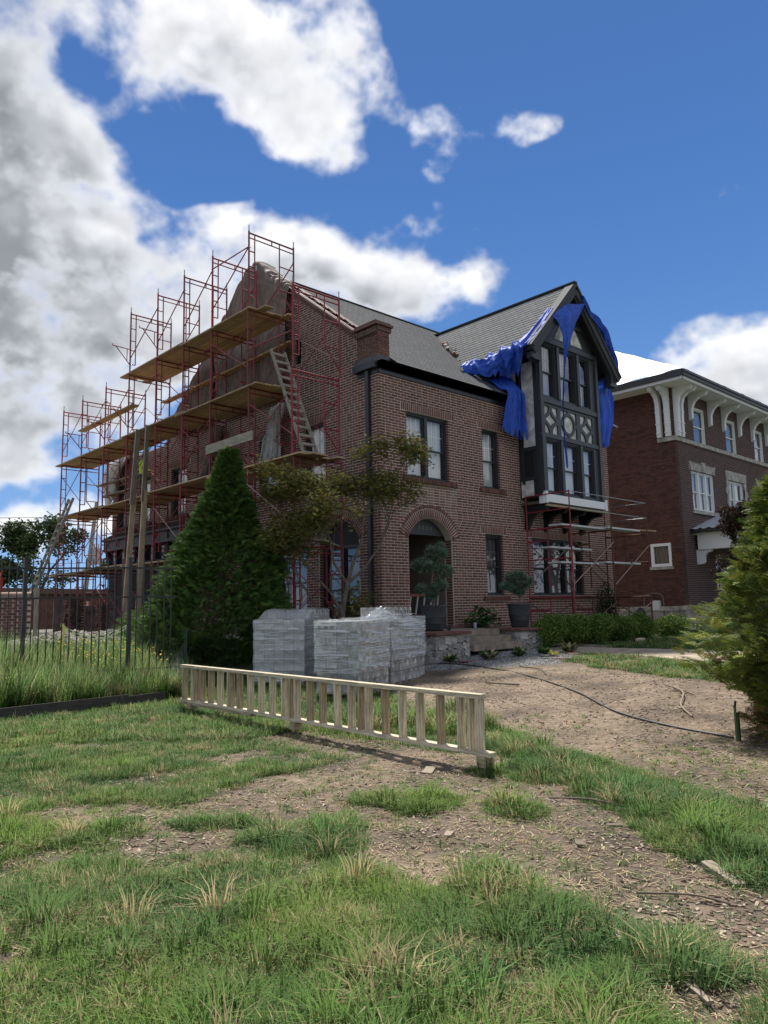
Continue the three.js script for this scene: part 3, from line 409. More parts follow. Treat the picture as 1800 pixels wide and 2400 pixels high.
{
  const sg = new THREE.Group(); sg.rotation.y = -Math.PI / 2; sg.name = 'side_windows';
  for (const [i, w] of WIN.side.entries()) { const q = windowUnit(house, -w[1], -w[0], w[2], w[3], 1, i === 6 ? { cm: dimCurtain, bars: dark } : i === 7 ? { fw: 0.03, curtain: 0 } : { cm: i % 2 ? sheer : blindMat }); q.rotation.y = -Math.PI / 2; }
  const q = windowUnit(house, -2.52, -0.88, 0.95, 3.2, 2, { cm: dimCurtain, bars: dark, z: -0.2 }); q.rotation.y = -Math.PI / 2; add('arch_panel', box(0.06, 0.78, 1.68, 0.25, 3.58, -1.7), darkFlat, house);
  // dark timber bay low on the side wall with its strip of windows
  const b = new THREE.Group(); b.name = 'side_bay'; b.rotation.y = -Math.PI / 2; house.add(b);
  add('cornice', join([box(6.9, 0.34, 0.4, -12.75, 4.25, 0.2), box(7.1, 0.08, 0.55, -12.75, 4.45, 0.26), box(7, 0.1, 0.48, -12.75, 4.05, 0.24)]), dark, b);
  add('panelling', join([box(6.9, 0.12, 0.3, -12.75, 3.38, 0.16), box(6.8, 2.4, 0.22, -12.75, 2.1, 0.1), ...[0, 1, 2, 3, 4, 5, 6, 7, 8].map((i) => box(0.12, 0.7, 0.3, -9.35 - i * 0.85, 3.7, 0.16))]), darkFlat, b);
  for (let i = 0; i < 8; i++) add('pane', box(0.7, 0.56, 0.01, -9.78 - i * 0.85, 3.72, 0.18), mat(0.02, 0.024, 0.03, 0.08), b);
  // small brown tiles on the bay's lean-to roof
  const roll = []; for (let i = 0; i < 40; i++) roll.push(rod([-9.4 - i * 0.17, 4.5, 0.5], [-9.4 - i * 0.17, 4.72, 0.02], 0.045)); add('pantiles', join(roll), mat(0.05, 0.045, 0.045, 0.6), b);
}
// arched entrance: dark transom with the house number, recess with clutter
{
  const e = new THREE.Group(); e.name = 'entrance'; house.add(e);
  const R = 0.92, top = []; for (let i = 0; i <= 16; i++) { const t = lerp(1.15, -1.15, i / 16); top.push([1.83 + R * Math.sin(t), 2.97 + R * Math.cos(t)]); }
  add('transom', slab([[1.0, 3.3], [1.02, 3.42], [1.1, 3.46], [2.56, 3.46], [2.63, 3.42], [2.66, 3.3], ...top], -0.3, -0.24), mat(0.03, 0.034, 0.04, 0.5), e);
  const cv = document.createElement('canvas'); cv.width = 512; cv.height = 128; const cx = cv.getContext('2d'); cx.fillStyle = '#2f343b'; cx.fillRect(0, 0, 512, 128); cx.fillStyle = '#79776d'; cx.font = 'bold 104px serif'; cx.textAlign = 'center'; cx.textBaseline = 'middle'; '5228'.split('').forEach((q, i) => cx.fillText(q, 76 + i * 120, 68));
  const ct = new THREE.CanvasTexture(cv); ct.colorSpace = THREE.SRGBColorSpace;
  const np = new THREE.PlaneGeometry(0.62, 0.155); add('house_number', np.translate(1.86, 3.66, -0.234), new THREE.MeshStandardMaterial({ map: ct, roughness: 0.5 }), e);
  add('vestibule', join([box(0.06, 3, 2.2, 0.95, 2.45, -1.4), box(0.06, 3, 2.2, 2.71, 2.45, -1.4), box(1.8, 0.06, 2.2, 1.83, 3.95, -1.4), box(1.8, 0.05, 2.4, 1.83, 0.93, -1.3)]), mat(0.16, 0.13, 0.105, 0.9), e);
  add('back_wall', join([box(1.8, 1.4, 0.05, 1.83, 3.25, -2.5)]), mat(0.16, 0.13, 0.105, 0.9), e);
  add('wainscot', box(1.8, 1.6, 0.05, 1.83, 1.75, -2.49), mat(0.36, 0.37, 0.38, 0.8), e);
}
// two-storey timbered bay on brackets
{
  const b = new THREE.Group(); b.name = 'oriel_bay'; house.add(b); const Z = 0.82;
  const UP = [[6.22, 6.88], [7.18, 8.05], [8.3, 8.92]], LO = [[6.25, 6.9], [7.17, 8.0], [8.27, 8.93]], PN = [[6.17, 6.93], [7.1, 8.0], [8.22, 8.95]];
  const outline = [[5.95, 4.8], [9.36, 4.8], [9.36, 9.4], [9.0, 10.45], [7.72, 11.6], [6.4, 10.45], [5.95, 9.4]];
  add('bay_front', slab(outline, Z - 0.09, Z, [...UP.map(([a, c]) => rect(a, c, 7.95, 9.66)), ...LO.map(([a, c]) => rect(a, c, 4.92, 6.57)), ...PN.map(([a, c]) => rect(a, c, 6.78, 7.64))]), mat(0.035, 0.038, 0.042, 0.45), b);
  const beams = [box(3.46, 0.16, 0.06, 7.65, 9.78, Z + 0.03), box(3.46, 0.14, 0.05, 7.65, 7.8, Z + 0.025), box(3.46, 0.12, 0.05, 7.65, 6.68, Z + 0.025), box(0.16, 4.9, 0.07, 6.04, 7.25, Z + 0.035), box(0.14, 4.9, 0.07, 9.28, 7.25, Z + 0.035), box(0.13, 1.72, 0.06, 7.03, 8.8, Z + 0.03), box(0.13, 1.72, 0.06, 8.17, 8.8, Z + 0.03), box(0.13, 1.68, 0.06, 7.03, 5.75, Z + 0.03), box(0.13, 1.68, 0.06, 8.13, 5.75, Z + 0.03)];
  add('timbers', join(beams), mat(0.04, 0.043, 0.047, 0.45), b);
  for (const [i, [a, c]] of UP.entries()) windowUnit(b, a, c, 7.95, 9.66, 1, { z: Z - 0.08, fw: 0.045, bars: dark, cm: sheer, curtain: [1, 0.62, 0.7][i] });
  for (const [a, c] of LO) windowUnit(b, a, c, 4.92, 6.57, 1, { z: Z - 0.08, fw: 0.045, cm: blindMat });
  for (const [a, c] of PN) add('stucco_panel', box(c - a, 0.86, 0.02, (a + c) / 2, 7.21, Z - 0.06), stucco, b);
  // tracery: concave diamonds left and right, a ring in the middle
  const tm = mat(0.035, 0.038, 0.042, 0.45), arc = (cx, cy, r, t0, t1, w) => { const s = new THREE.Shape(); s.absarc(cx, cy, r + w / 2, t0, t1, false); s.absarc(cx, cy, r - w / 2, t1, t0, true); return new THREE.ExtrudeGeometry(s, { depth: 0.05, bevelEnabled: false, curveSegments: 14 }).translate(0, 0, Z - 0.05); };
  for (const [a, c] of [PN[0], PN[2]]) { const mx = (a + c) / 2, w = (c - a) / 2, q = 0.43; add('tracery', join([arc(a, 7.64, 0.36, -Math.PI / 2, 0, 0.11), arc(c, 7.64, 0.36, Math.PI, 1.5 * Math.PI, 0.11), arc(a, 6.78, 0.36, 0, Math.PI / 2, 0.11), arc(c, 6.78, 0.36, Math.PI / 2, Math.PI, 0.11), box(0.1, 0.18, 0.05, mx, 7.56, Z - 0.024), box(0.1, 0.18, 0.05, mx, 6.86, Z - 0.024), box(0.12, 0.1, 0.05, a + 0.05, 7.21, Z - 0.024), box(0.12, 0.1, 0.05, c - 0.05, 7.21, Z - 0.024)]), tm, b); }
  { const [a, c] = PN[1], mx = (a + c) / 2; add('tracery', join([arc(mx, 7.21, 0.33, 0, Math.PI * 1.999, 0.1), box(0.12, 0.12, 0.05, mx, 7.6, Z - 0.024), box(0.12, 0.12, 0.05, mx, 6.82, Z - 0.024), box(0.12, 0.12, 0.05, a + 0.05, 7.21, Z - 0.024), box(0.12, 0.12, 0.05, c - 0.05, 7.21, Z - 0.024)]), tm, b); }
  // side walls, floor, brackets
  for (const [x, s] of [[5.97, -1], [9.34, 1]]) {
    add('side_wall', join([box(0.05, 4.9, 0.8, x, 7.2, 0.4), slab([[0, 7.7], [0.8, 7.7], [0.8, 9.6], [-1.9, 9.6], [-1.8, 9.3]], 0, 0.05).rotateY(-Math.PI / 2).scale(1, 1, 1).translate(x + 0.025, 0, 0).applyMatrix4(new THREE.Matrix4().makeScale(1, 1, 1))]), darkFlat, b);
    add('stucco_panel', box(0.02, 2.7, 0.44, x + s * 0.035, 7.68, 0.43), stucco, b); add('stucco_panel', box(0.02, 1.1, 0.36, x + s * 0.035, 8.85, -0.2), stucco, b); add('stucco_panel', box(0.02, 0.5, 0.45, x + s * 0.035, 5.05, 0.28), stucco, b);
    add('side_window', box(0.02, 0.95, 0.34, x + s * 0.034, 5.85, 0.34), mat(0.015, 0.017, 0.02, 0.12), b);
    add('corner_post', join([box(0.12, 4.9, 0.14, x + s * 0.02, 7.25, 0.74), box(0.1, 0.12, 0.75, x + s * 0.02, 6.28, 0.4), box(0.1, 0.1, 0.75, x + s * 0.02, 5.36, 0.4), box(0.09, 4.4, 0.1, x + s * 0.02, 7.4, 0.16)]), dark, b);
  }
  add('bay_floor', box(3.4, 0.08, 0.85, 7.65, 4.6, 0.42), mat(0.1, 0.08, 0.06, 0.9), b);
  add('skirting', join([box(3.4, 0.24, 0.06, 7.68, 4.72, Z + 0.05), box(0.1, 0.36, 0.1, 6.0, 4.74, Z + 0.06), box(0.1, 0.36, 0.1, 9.38, 4.74, Z + 0.06), box(0.05, 0.3, 0.16, 5.94, 4.7, Z - 0.05)]), whitePaint, b);
  add('batten', box(3.5, 0.06, 0.09, 7.75, 4.5, Z + 0.06), mat(0.40, 0.31, 0.2, 0.85, { map: tWoodM }), b);
  const br = [[0, 4.55], [0.8, 4.55], [0.84, 4.42], [0.76, 4.34], [0.62, 4.36], [0.42, 4.3], [0.24, 4.12], [0.12, 3.88], [0, 3.8]];
  for (const x of [6.15, 7.15, 8.2, 9.2]) add('bracket', slab(br, -0.08, 0.08, [], 0.015).rotateY(-Math.PI / 2).translate(x, 0, 0), mat(0.012, 0.013, 0.015, 0.35), b);
  // gable: stucco field, bargeboards, king post, hanging brackets
  add('stucco_panel', slab([[6.9, 9.95], [8.55, 9.95], [7.72, 11.1]], Z, Z + 0.02), stucco, b);
  add('gable_timbers', join([box(0.12, 1.4, 0.06, 7.72, 10.5, Z + 0.05), box(1.6, 0.1, 0.06, 7.72, 10.55, Z + 0.05)]), dark, b);
  for (const s of [-1, 1]) {
    const P = (d, y, z) => V(7.72 + s * d, y, z);
    add('bargeboard', join([bar(P(-0.02, 11.76, 1.2), P(2.5, 9.13, 1.2), 0.07, 0.3), bar(P(-0.02, 11.86, 1.23), P(2.53, 9.2, 1.23), 0.1, 0.07), bar(P(0, 11.52, 1.13), P(2.35, 9.06, 1.13), 0.06, 0.12)]), mat(0.055, 0.06, 0.066, 0.85), b);
    add('soffit', sheet((u, t) => [7.72 + s * lerp(0, 2.45, u), lerp(11.72, 9.14, u), lerp(0.75, 1.2, t)], 2, 1), darkFlat, b);
    add('roof_edge_cap', bar(P(0.05, 11.88, 1.05), P(2.5, 9.3, 1.05), 0.3, 0.03, V(s * 2.6, 2.5, 0).normalize()), mat(0.045, 0.05, 0.056, 0.85), b);
    const bk = [[0, -0.78], [0, -0.95], [0.1, -1.0], [0.42, -1.0], [0.42, -0.92], [0.34, -0.84], [0.36, -0.55], [0.5, -0.3], [0.75, -0.02]];
    add('corner_bracket', slab(bk.map(([u, v]) => [7.72 + s * (2.45 - u), 9.85 + v]), 0.9, 1.14, [], 0.02), mat(0.03, 0.033, 0.037, 0.45), b);
    add('eave_box', box(0.3, 0.16, 2.4, 7.72 + s * 2.35, 9.2, 0.0), dark, b);
  }
}
// ---------- the neighbour's three-storey house ----------
{
  const nh = thing('brick_house', 'three storey brick house with white brackets and white sheeted roof', 'house');
  const X0 = 16.6, X1 = 31, m1 = mat(0.24, 0.2, 0.185, 0.95), m2 = mat(0.075, 0.036, 0.03, 0.95);
  const W3 = [[18.47, 19.72, 8.32, 9.93], [21.8, 23.05, 8.32, 9.93], [25.16, 26.4, 8.32, 9.93], [28.4, 29.6, 8.32, 9.93]], W2 = [[17.95, 20.15, 5.35, 7.05], [21.65, 23.4, 5.4, 7.0], [25.1, 27.2, 5.35, 7.05]], W1 = [[19.7, 21.9, 2.0, 3.5]], all = [...W3, ...W2, ...W1];
  const wf = add('wall', slab(rect(X0 + 0.301, X1, 1.3, 10.45), -0.3, 0, all.map((w) => rect(...w))), m1, nh);
  const SW = [-1.34, -0.45, 2.98, 3.94], ws = add('side_wall', slab(rect(-13, -0.001, 1.3, 10.45), -0.3, 0, [rect(...SW)]).rotateY(-Math.PI / 2).translate(X0, 0, 0), m2, nh);
  add('rear_wall', join([box(X1 - X0, 9.1, 0.3, (X0 + X1) / 2, 5.85, -13), box(0.3, 9.1, 12.6, X1 - 0.15, 5.85, -6.6), box(14, 0.1, 12.5, 23.8, 10.3, -6.6)]), m2, nh);
  const A = [], AC = [], B = [], BC = [];
  courses(1.36, 10.4, 0.078, 0.225, (y) => cutOut([[X0, X1]], [...all, [X0 + 0, X1, 8.15, 8.32], [17.75, 20.35, 7.05, 7.43], [21.4, 23.65, 6.9, 7.45]], y), { push: ([u, y, L]) => { A.push(TR(u, y, -0.016, L, 0.052, 0.055)); AC.push(varied(...pick([[0.12, 0.062, 0.056], [0.095, 0.05, 0.048], [0.15, 0.075, 0.064]]), 0.15)); } }, 0.02);
  courses(1.36, 10.4, 0.078, 0.225, (y) => cutOut([[0, 12]], [[0.45, 1.34, 2.98, 3.94], [0.4, 1.4, 3.94, 4.08]], y).map(([a, b]) => [Math.floor((y - 1.36) / 0.078) % 7 === 6 && y < 8.1 ? Math.max(a, 1.3) : a, b]), { push: ([u, y, L]) => { B.push(TR(X0 + 0.016, y, -u, 0.055, 0.062, L)); BC.push(varied(...pick([[0.165, 0.07, 0.053], [0.145, 0.062, 0.048], [0.19, 0.083, 0.06], [0.175, 0.075, 0.056], [0.1, 0.047, 0.042]]), 0.1)); } }, 0.012);
  inst('brickwork', unitBrick, brickWhite, A, wf, AC); inst('brickwork', unitBrick, brickWhite, B, ws, BC);
  const so = [], sc = []; for (let z = 0.4; z < 1.4; z += 0.078) { so.push(TR(X0 + 0.012, 4.01, -z - 0.03, 0.055, 0.13, 0.062)); sc.push(varied(0.2, 0.07, 0.05, 0.15)); } inst('window_head_bricks', unitBrick, brickWhite, so, ws, sc);
  add('stone_band', join([box(X1 - X0 + 0.1, 0.16, 0.16, (X0 + X1) / 2 - 0.02, 8.235, 0.02), box(0.16, 0.18, 0.76, X0 - 0.02, 8.235, -0.3)]), stone, nh);
  add('stone_base', join([box(X1 - X0 + 0.3, 0.18, 0.4, (X0 + X1) / 2, 1.27, -0.02), box(X1 - X0 + 0.2, 1.0, 0.36, (X0 + X1) / 2, 0.7, -0.05), box(0.4, 0.18, 12.8, X0 - 0.03, 1.265, -6.6), box(0.36, 1.0, 12.8, X0, 0.695, -6.6)]), stone, nh);
  for (const w of W3) windowUnit(nh, ...w, 1, { frame: whitePaint, fw: 0.07, grid: [1, 1], cm: dimCurtain, z: -0.1 });
  for (const [i, w] of W2.entries()) windowUnit(nh, ...w, i === 1 ? 2 : 3, { frame: whitePaint, fw: 0.07, grid: [1, 1], cm: sheer, z: -0.1 });
  for (const w of W1) windowUnit(nh, ...w, 3, { frame: whitePaint, fw: 0.07, grid: [1, 1], cm: dimCurtain, z: -0.1 });
  const q = windowUnit(nh, -1.34, -0.45, 2.98, 3.94, 1, { frame: whitePaint, fw: 0.12, split: 0, grid: [5, 3], bars: dark, cm: interior, z: -0.04 }); q.rotation.y = -Math.PI / 2; q.position.x = X0;
  add('window_sill', join([box(0.12, 0.12, 1.05, X0 - 0.02, 2.92, -0.9), box(2.5, 0.14, 0.16, 19.05, 5.27, 0.03), box(2, 0.14, 0.16, 22.5, 5.32, 0.03), box(2.4, 0.14, 0.16, 26.1, 5.27, 0.03)]), stone, nh);
  for (const x of [19.05, 26.15]) add('lintel', join([slab([[x - 1.1, 7.05], [x + 1.1, 7.05], [x + 1.3, 7.43], [x + 1.12, 7.43], [x + 1.1, 7.36], [x - 1.1, 7.36], [x - 1.12, 7.43], [x - 1.3, 7.43]], -0.05, 0.04), slab([[x - 0.12, 7.05], [x + 0.12, 7.05], [x + 0.2, 7.48], [x - 0.2, 7.48]], -0.02, 0.08)]), stone, nh);
  add('lintel', join([box(2.3, 0.42, 0.12, 22.53, 7.22, 0.0), box(0.22, 1.6, 0.1, 21.53, 6.2, 0.0), box(0.22, 1.6, 0.1, 23.52, 6.2, 0.0), box(0.34, 0.3, 0.11, 21.47, 6.5, 0), box(0.34, 0.3, 0.11, 23.58, 6.5, 0)]), stone, nh);
  // eaves: boarded soffit, white fascia, dark gutter
  add('soffit', join([box(16.6, 0.06, 0.92, 24, 10.42, 0.46), box(0.92, 0.06, 13, X0 - 0.46, 10.42, -6.5)]), whitePaint, nh);
  for (let i = 0; i < 11; i++) add('soffit_board', box(15.2, 0.012, 0.075, 24.3, 10.383, 0.06 + i * 0.08), whitePaint, nh);
  add('fascia', join([box(16.8, 0.12, 0.06, 24, 10.42, 0.95), box(0.06, 0.12, 14, X0 - 0.95, 10.42, -6.02)]), whitePaint, nh);
  add('gutter', join([box(17, 0.24, 0.14, 24.05, 10.6, 1.0), box(17, 0.1, 0.05, 24.05, 10.66, 1.09), box(0.14, 0.24, 14.2, X0 - 1.0, 10.6, -6.1)]), mat(0.03, 0.028, 0.027, 0.45), nh);
  const bk = [[0, 10.38], [0.82, 10.38], [0.84, 10.3], [0.74, 10.2], [0.5, 10.16], [0.28, 10.0], [0.16, 9.75], [0.14, 9.3], [0, 9.24]], lp = [[0, 10.38], [0.82, 10.38], [0.84, 10.3], [0.74, 10.2], [0.5, 10.16], [0.3, 9.98], [0.22, 9.7], [0.2, 8.33], [0, 8.33]];
  for (const x of [18.2, 20.1, 21.55, 23.35, 24.9, 26.7, 28.2]) add('bracket', slab(bk, -0.09, 0.09, [], 0.012).rotateY(-Math.PI / 2).translate(x, 0, 0), whitePaint, nh);
  for (const x of [16.78, 17.12]) add('long_bracket', join([slab(lp, -0.09, 0.09, [], 0.012).rotateY(-Math.PI / 2).translate(x, 0, 0), ...[8.5, 8.9, 9.4, 9.9].map((y) => box(0.2, 0.05, 0.26, x, y, 0.1))]), whitePaint, nh);
  for (const z of [-0.18, -0.55]) add('long_bracket', join([slab(lp.map(([a, b]) => [-a, b]), -0.09, 0.09, [], 0.012).translate(X0, 0, z), ...[8.5, 8.9, 9.4, 9.9].map((y) => box(0.26, 0.05, 0.2, X0 - 0.1, y, z))]), whitePaint, nh);
  // hipped roof under white sheeting with rucks
  const film = new THREE.MeshPhysicalMaterial({ color: C(0.4, 0.42, 0.45), roughness: 0.55, side: THREE.DoubleSide });
  const ruck = (x, z) => 0.05 * fbm(x * 1.2, 2, z * 1.2, 4) + 0.025 * fbm(x * 5, 3, z * 5, 2);
  const hip = (P) => sheet((s, t) => { const p = P(s, t); p[1] += ruck(p[0], p[2]) * (t > 0.98 ? 0.3 : 1) + (t < 0.04 ? 0.03 * Math.sin(s * 60) : 0); return p; }, 70, 26);
  add('roof_sheeting', join([hip((s, t) => [lerp(lerp(15.5, 21.2, t), lerp(33, 26, t), s), lerp(10.74, 14.6, t), lerp(1.05, -5.4, t)]), hip((s, t) => [lerp(15.5, 21.2, t), lerp(10.74, 14.6, t), lerp(lerp(1.05, -5.4, t), lerp(-13, -5.6, t), s)])]), film, nh);
  // porch
  add('porch_roof', hip((s, t) => [lerp(17.5, 20.2, t), lerp(4.5, 5.3, t), lerp(lerp(-0.05, -0.05, t), lerp(3.4, 1.2, t), s)]), film, nh);
  add('porch_roof', hip((s, t) => [lerp(lerp(17.5, 20.2, t), 26, s), lerp(4.5, 5.3, t), lerp(3.4, 0.0, t)]), film, nh);
  add('porch_eave', join([box(0.16, 0.16, 3.5, 17.5, 4.4, 1.7), box(8.5, 0.16, 0.16, 21.8, 4.4, 3.45)]), mat(0.012, 0.012, 0.013, 0.5), nh);
  add('porch_beam', join([box(0.4, 0.65, 3.1, 17.95, 3.98, 1.7), box(8, 0.65, 0.4, 21.9, 3.98, 3.1), box(8.4, 0.06, 3.4, 21.8, 4.3, 1.7), slab([[0, 3.66], [0.62, 3.66], [0.6, 3.56], [0.42, 3.52], [0.32, 3.4], [0.3, 3.12], [0.2, 3.06], [0, 3.06]], -0.1, 0.1).rotateY(-Math.PI / 2).translate(17.95, 0, 0.02)]), whitePaint, nh);
  for (const x of [18.1, 22, 25.8]) add('porch_pier', box(0.55, 2.9, 0.55, x, 2.25, 3.1), brickMats[3], nh);
  add('porch_floor', box(8.4, 1.0, 3.4, 22, 0.85, 1.75), stone, nh);
  for (let i = 0; i < 6; i++) add('porch_step', box(1.25, 0.16, 0.3, 17.15, 1.26 - i * 0.155, 0.6 + i * 0.3), stone, nh);
  add('stair_wall', join([box(0.4, 1.0, 0.7, 16.4, 0.74, 0.5), box(0.46, 0.16, 0.8, 16.4, 1.3, 0.5)]), stone, nh);
}
// ---------- scaffolds ----------
const red = mat(0.36, 0.04, 0.06, 0.6, { map: tWorn }), redDark = mat(0.26, 0.05, 0.055, 0.65, { map: tWorn }), rust = mat(0.15, 0.06, 0.04, 0.8, { map: tWorn }), galv = mat(0.36, 0.36, 0.37, 0.45, { metalness: 0.6 }), braceM = mat(0.2, 0.035, 0.045, 0.65), braceP = mat(0.32, 0.2, 0.19, 0.6);
const plankC = [[0.56, 0.375, 0.215], [0.5, 0.35, 0.22], [0.62, 0.43, 0.25], [0.42, 0.29, 0.18]], plankM = plankC.map((c) => mat(...c, 0.88, { map: tWoodM, bumpMap: tWoodM, bumpScale: 0.002 })), greyWood = mat(0.38, 0.345, 0.28, 0.9, { map: tWoodM, bumpMap: tWoodM, bumpScale: 0.003 }), paleWood = mat(0.68, 0.54, 0.37, 0.85, { map: tWoodM, bumpMap: tWoodM, bumpScale: 0.002 });
const LV = [0.88, 3.12, 5.36, 7.6, 9.84, 12.08], FZ = [-1.05, -3.1, -5.1, -6.8, -8.6, -10.7, -12.7, -14.9, -16.95], XO = -1.96, XI = -0.43;
// a walk-through frame: outer post with ladder side, inner leg with knee brace, double header
function frameGeo(H, W = 1.53) {
  const r = 0.026, t = 0.0185, h = H - 0.06, P = (x, y) => [x, y, 0];
  return join([rod(P(0, 0), P(0, H), r), rod(P(W, 0), P(W, H), r), rod(P(0, h), P(W, h), r), rod(P(0, h - 0.14), P(W, h - 0.14), t), rod(P(0.19, h), P(0.19, 0.34), t), rod(P(W - 0.5, h), P(W - 0.5, 0.8), t), rod(P(W - 0.5, 0.8), P(W, 0.8), t), rod(P(W - 0.5, 0.8), P(W, 0.2), t), rod(P(W - 0.5, 1.5), P(W, 1.5), t), ...[0.34, 0.85, 1.2, 1.65].map((y) => rod(P(0, y), P(0.19, y), t)), rod(P(W / 2, h), P(W / 2, h - 0.14), t), ...[0.5, 1.75].flatMap((y) => [rod([0, y, 0], [0.06, y, 0.02], 0.009), rod([W, y, 0], [W - 0.06, y, 0.02], 0.009)])]);
}
const frameG = frameGeo(2.24), pinG = join([rod([0, 2.2, 0], [0, 2.42, 0], 0.017), rod([1.53, 2.2, 0], [1.53, 2.42, 0], 0.017)]);
const scaf = thing('scaffold', 'tall dark red tube scaffold standing along the gable side of the house', 'scaffold');
FZ.forEach((z, i) => {
  const top = i === 0 || i > 5 ? 4 : 5;
  for (let k = 0; k < top; k++) {
    const f = add('frame', frameG, pick([red, red, redDark]), scaf); f.position.set(XO + rr(-0.02, 0.02), LV[k], z + rr(-0.02, 0.02)); f.rotation.z = rr(-0.004, 0.004);
    if (k === top - 1) add('coupling_pin', pinG, galv, f);
  }
  add('screw_jack', join([rod([XO, 0.1, z], [XO, 0.9, z], 0.02), rod([XI, 0.1, z], [XI, 0.9, z], 0.02), box(0.14, 0.02, 0.14, XO, groundY(XO, z) + 0.02, z), box(0.14, 0.02, 0.14, XI, groundY(XI, z) + 0.02, z)]), galv, scaf);
  if (!i) return;
  const z0 = FZ[i - 1], lo = 0, hi = i === 1 ? 4 : i > 5 ? 4 : 5;
  for (let k = lo; k < hi; k++) for (const x of [XO, XI]) {
    const a = LV[k] + 0.5, b = LV[k] + 1.75, m = rnd() < 0.14 ? braceP : braceM;
    if (k === 4) { if (x === XO || rnd() < 0.5) add('brace', rod([x, a, z], [x, b, z0], 0.017), braceM, scaf); continue; }
    if (rnd() < 0.9) add('brace', rod([x + 0.02, a, z], [x + 0.02, b, z0], 0.013), m, scaf); if (rnd() < 0.75) add('brace', rod([x - 0.02, b, z], [x - 0.02, a, z0], 0.013), rnd() < 0.2 ? braceP : braceM, scaf);
  }
});
for (const [z, y] of [[FZ[5], 10.72], [FZ[4], 10.72], [FZ[6], 8.4], [FZ[7], 8.4], [FZ[5], 8.45]]) add('side_bracket', join([rod([XO, y, z], [XO - 0.62, y + 0.02, z], 0.018), rod([XO - 0.5, y, z], [XO, y - 0.55, z], 0.016), rod([XO - 0.62, y, z], [XO - 0.62, y + 0.08, z], 0.012), rod([XO - 0.1, y, z], [XO - 0.1, y - 0.45, z], 0.014)]), redDark, scaf);
for (const [x, y, a, b] of [[XI + 0.1, 9.22, -11.4, -3.05], [XO - 0.03, 8.55, -1.1, -3.1], [XO, 11.6, -3.1, -5.1]]) add('guard_rail', rod([x, y, a], [x, y + 0.05, b], 0.018), red, scaf);
// decks: five planks side by side in each run
function plank(a, b, w, h, m, label, group, name = 'plank') {
  a = V(...a); b = V(...b); const c = a.clone().add(b).multiplyScalar(0.5); const g = bar(a.sub(c), b.sub(c), w, h), o = add(name, g, m); o.position.copy(c); return tag(o, label, 'plank', group);
}
const decks = [[9.8, [[-2.75, -6.9], [-6.65, -11.1]], 'topmost'], [7.58, [[-2.75, -7.0], [-6.75, -11.2], [-10.95, -17.3]], 'second highest'], [5.34, [[-0.75, -5.3], [-5.0, -9.1], [-8.7, -13], [-12.6, -17.1]], 'middle'], [3.1, [[-6.5, -10.9], [-10.5, -14.2], [-13.8, -18.3]], 'lowest']];
for (const [y, runs, nm] of decks) runs.forEach(([a, b], r) => {
  for (let i = 0; i < 5; i++) { const x = XO + 0.08 + i * 0.275, yy = y + (r % 2) * 0.048; plank([x, yy, a + rr(-0.25, 0.2)], [x, yy + rr(-0.008, 0.008), b + rr(-0.3, 0.25)], 0.262, 0.042, pick(plankM), 'long wooden plank in the ' + nm + ' deck of the scaffold by the gable', nm + ' scaffold deck planks'); }
});
plank([XI + 0.02, 6.82, -16.9], [XI + 0.02, 6.74, -12.4], 0.26, 0.042, greyWood, 'upper grey plank on the inner scaffold brackets by the wall end', null);
plank([XI + 0.02, 6.3, -16.2], [XI + 0.02, 6.28, -13.5], 0.26, 0.042, greyWood, 'lower grey plank on the inner scaffold brackets by the wall end', null);
plank([XO - 0.2, 8.44, -14.4], [XO - 0.2, 8.46, -9.7], 0.26, 0.045, plankM[3], 'single brown plank on outrigger brackets above the second deck', null);
plank([XI + 0.05, 9.17, -11.2], [XI + 0.05, 9.24, -3.2], 0.24, 0.045, plankM[0], 'long brown plank along a red rail in front of the brown tarps', null);
plank([XO - 0.04, 6.16, -5.25], [XO - 0.04, 6.16, -2.8], 0.04, 0.26, greyWood, 'grey plank set on edge across two scaffold posts above the conifer', null);
plank([-1.75, 3.16, -0.3], [-0.2, 3.1, -1.4], 0.24, 0.04, greyWood, 'short grey plank lying askew behind the maple', null);
for (const [z, dz, tx] of [[-9.66, -0.42, 'pale'], [-8.95, -0.22, 'fresh']]) {
  const l = tx === 'pale' ? 'farther from the conifer' : 'nearer the conifer';
  plank([XO - 0.16, 0.45, z + dz * 1.7], [XO - 0.1, 5.5, z + dz * 0.48], 0.19, 0.045, paleWood, 'pale upright board leaning on the scaffold, ' + l, null, 'upright_board').rotation.y = 0;
  plank([XO - 0.16, 5.1, z + dz * 0.5], [XO - 0.1, 7.62, z], 0.2, 0.045, greyWood, 'weathered grey board lapped on top of the pale upright ' + l, null, 'upright_board');
}
// site-built wooden ladders: two rails with flat rungs
function ladder(name, label, a, b, side, W, n, m, opt = {}) {
  const o = thing(name, label, 'ladder'), A = V(...a), B = V(...b), S = V(...side).normalize(), d = B.clone().sub(A).normalize(), up = d.clone().cross(S).normalize(), c = A.clone();
  o.position.copy(c); const rel = (p) => p.clone().sub(c);
  for (const s of [-1, 1]) add('rail', bar(rel(A.clone().addScaledVector(S, s * W / 2)), rel(B.clone().addScaledVector(S, s * W / 2)), opt.rw ?? 0.04, opt.rh ?? 0.09, up), m, o);
  for (let i = 0; i < n; i++) { const p = A.clone().lerp(B, (i + 0.6) / (n + 0.2)).addScaledVector(up, opt.off ?? -0.03); add('rung', bar(rel(p.clone().addScaledVector(S, -W / 2 - 0.01)), rel(p.clone().addScaledVector(S, W / 2 + 0.01)), opt.w ?? 0.085, opt.h ?? 0.036, up), m, o); }
  return o;
}
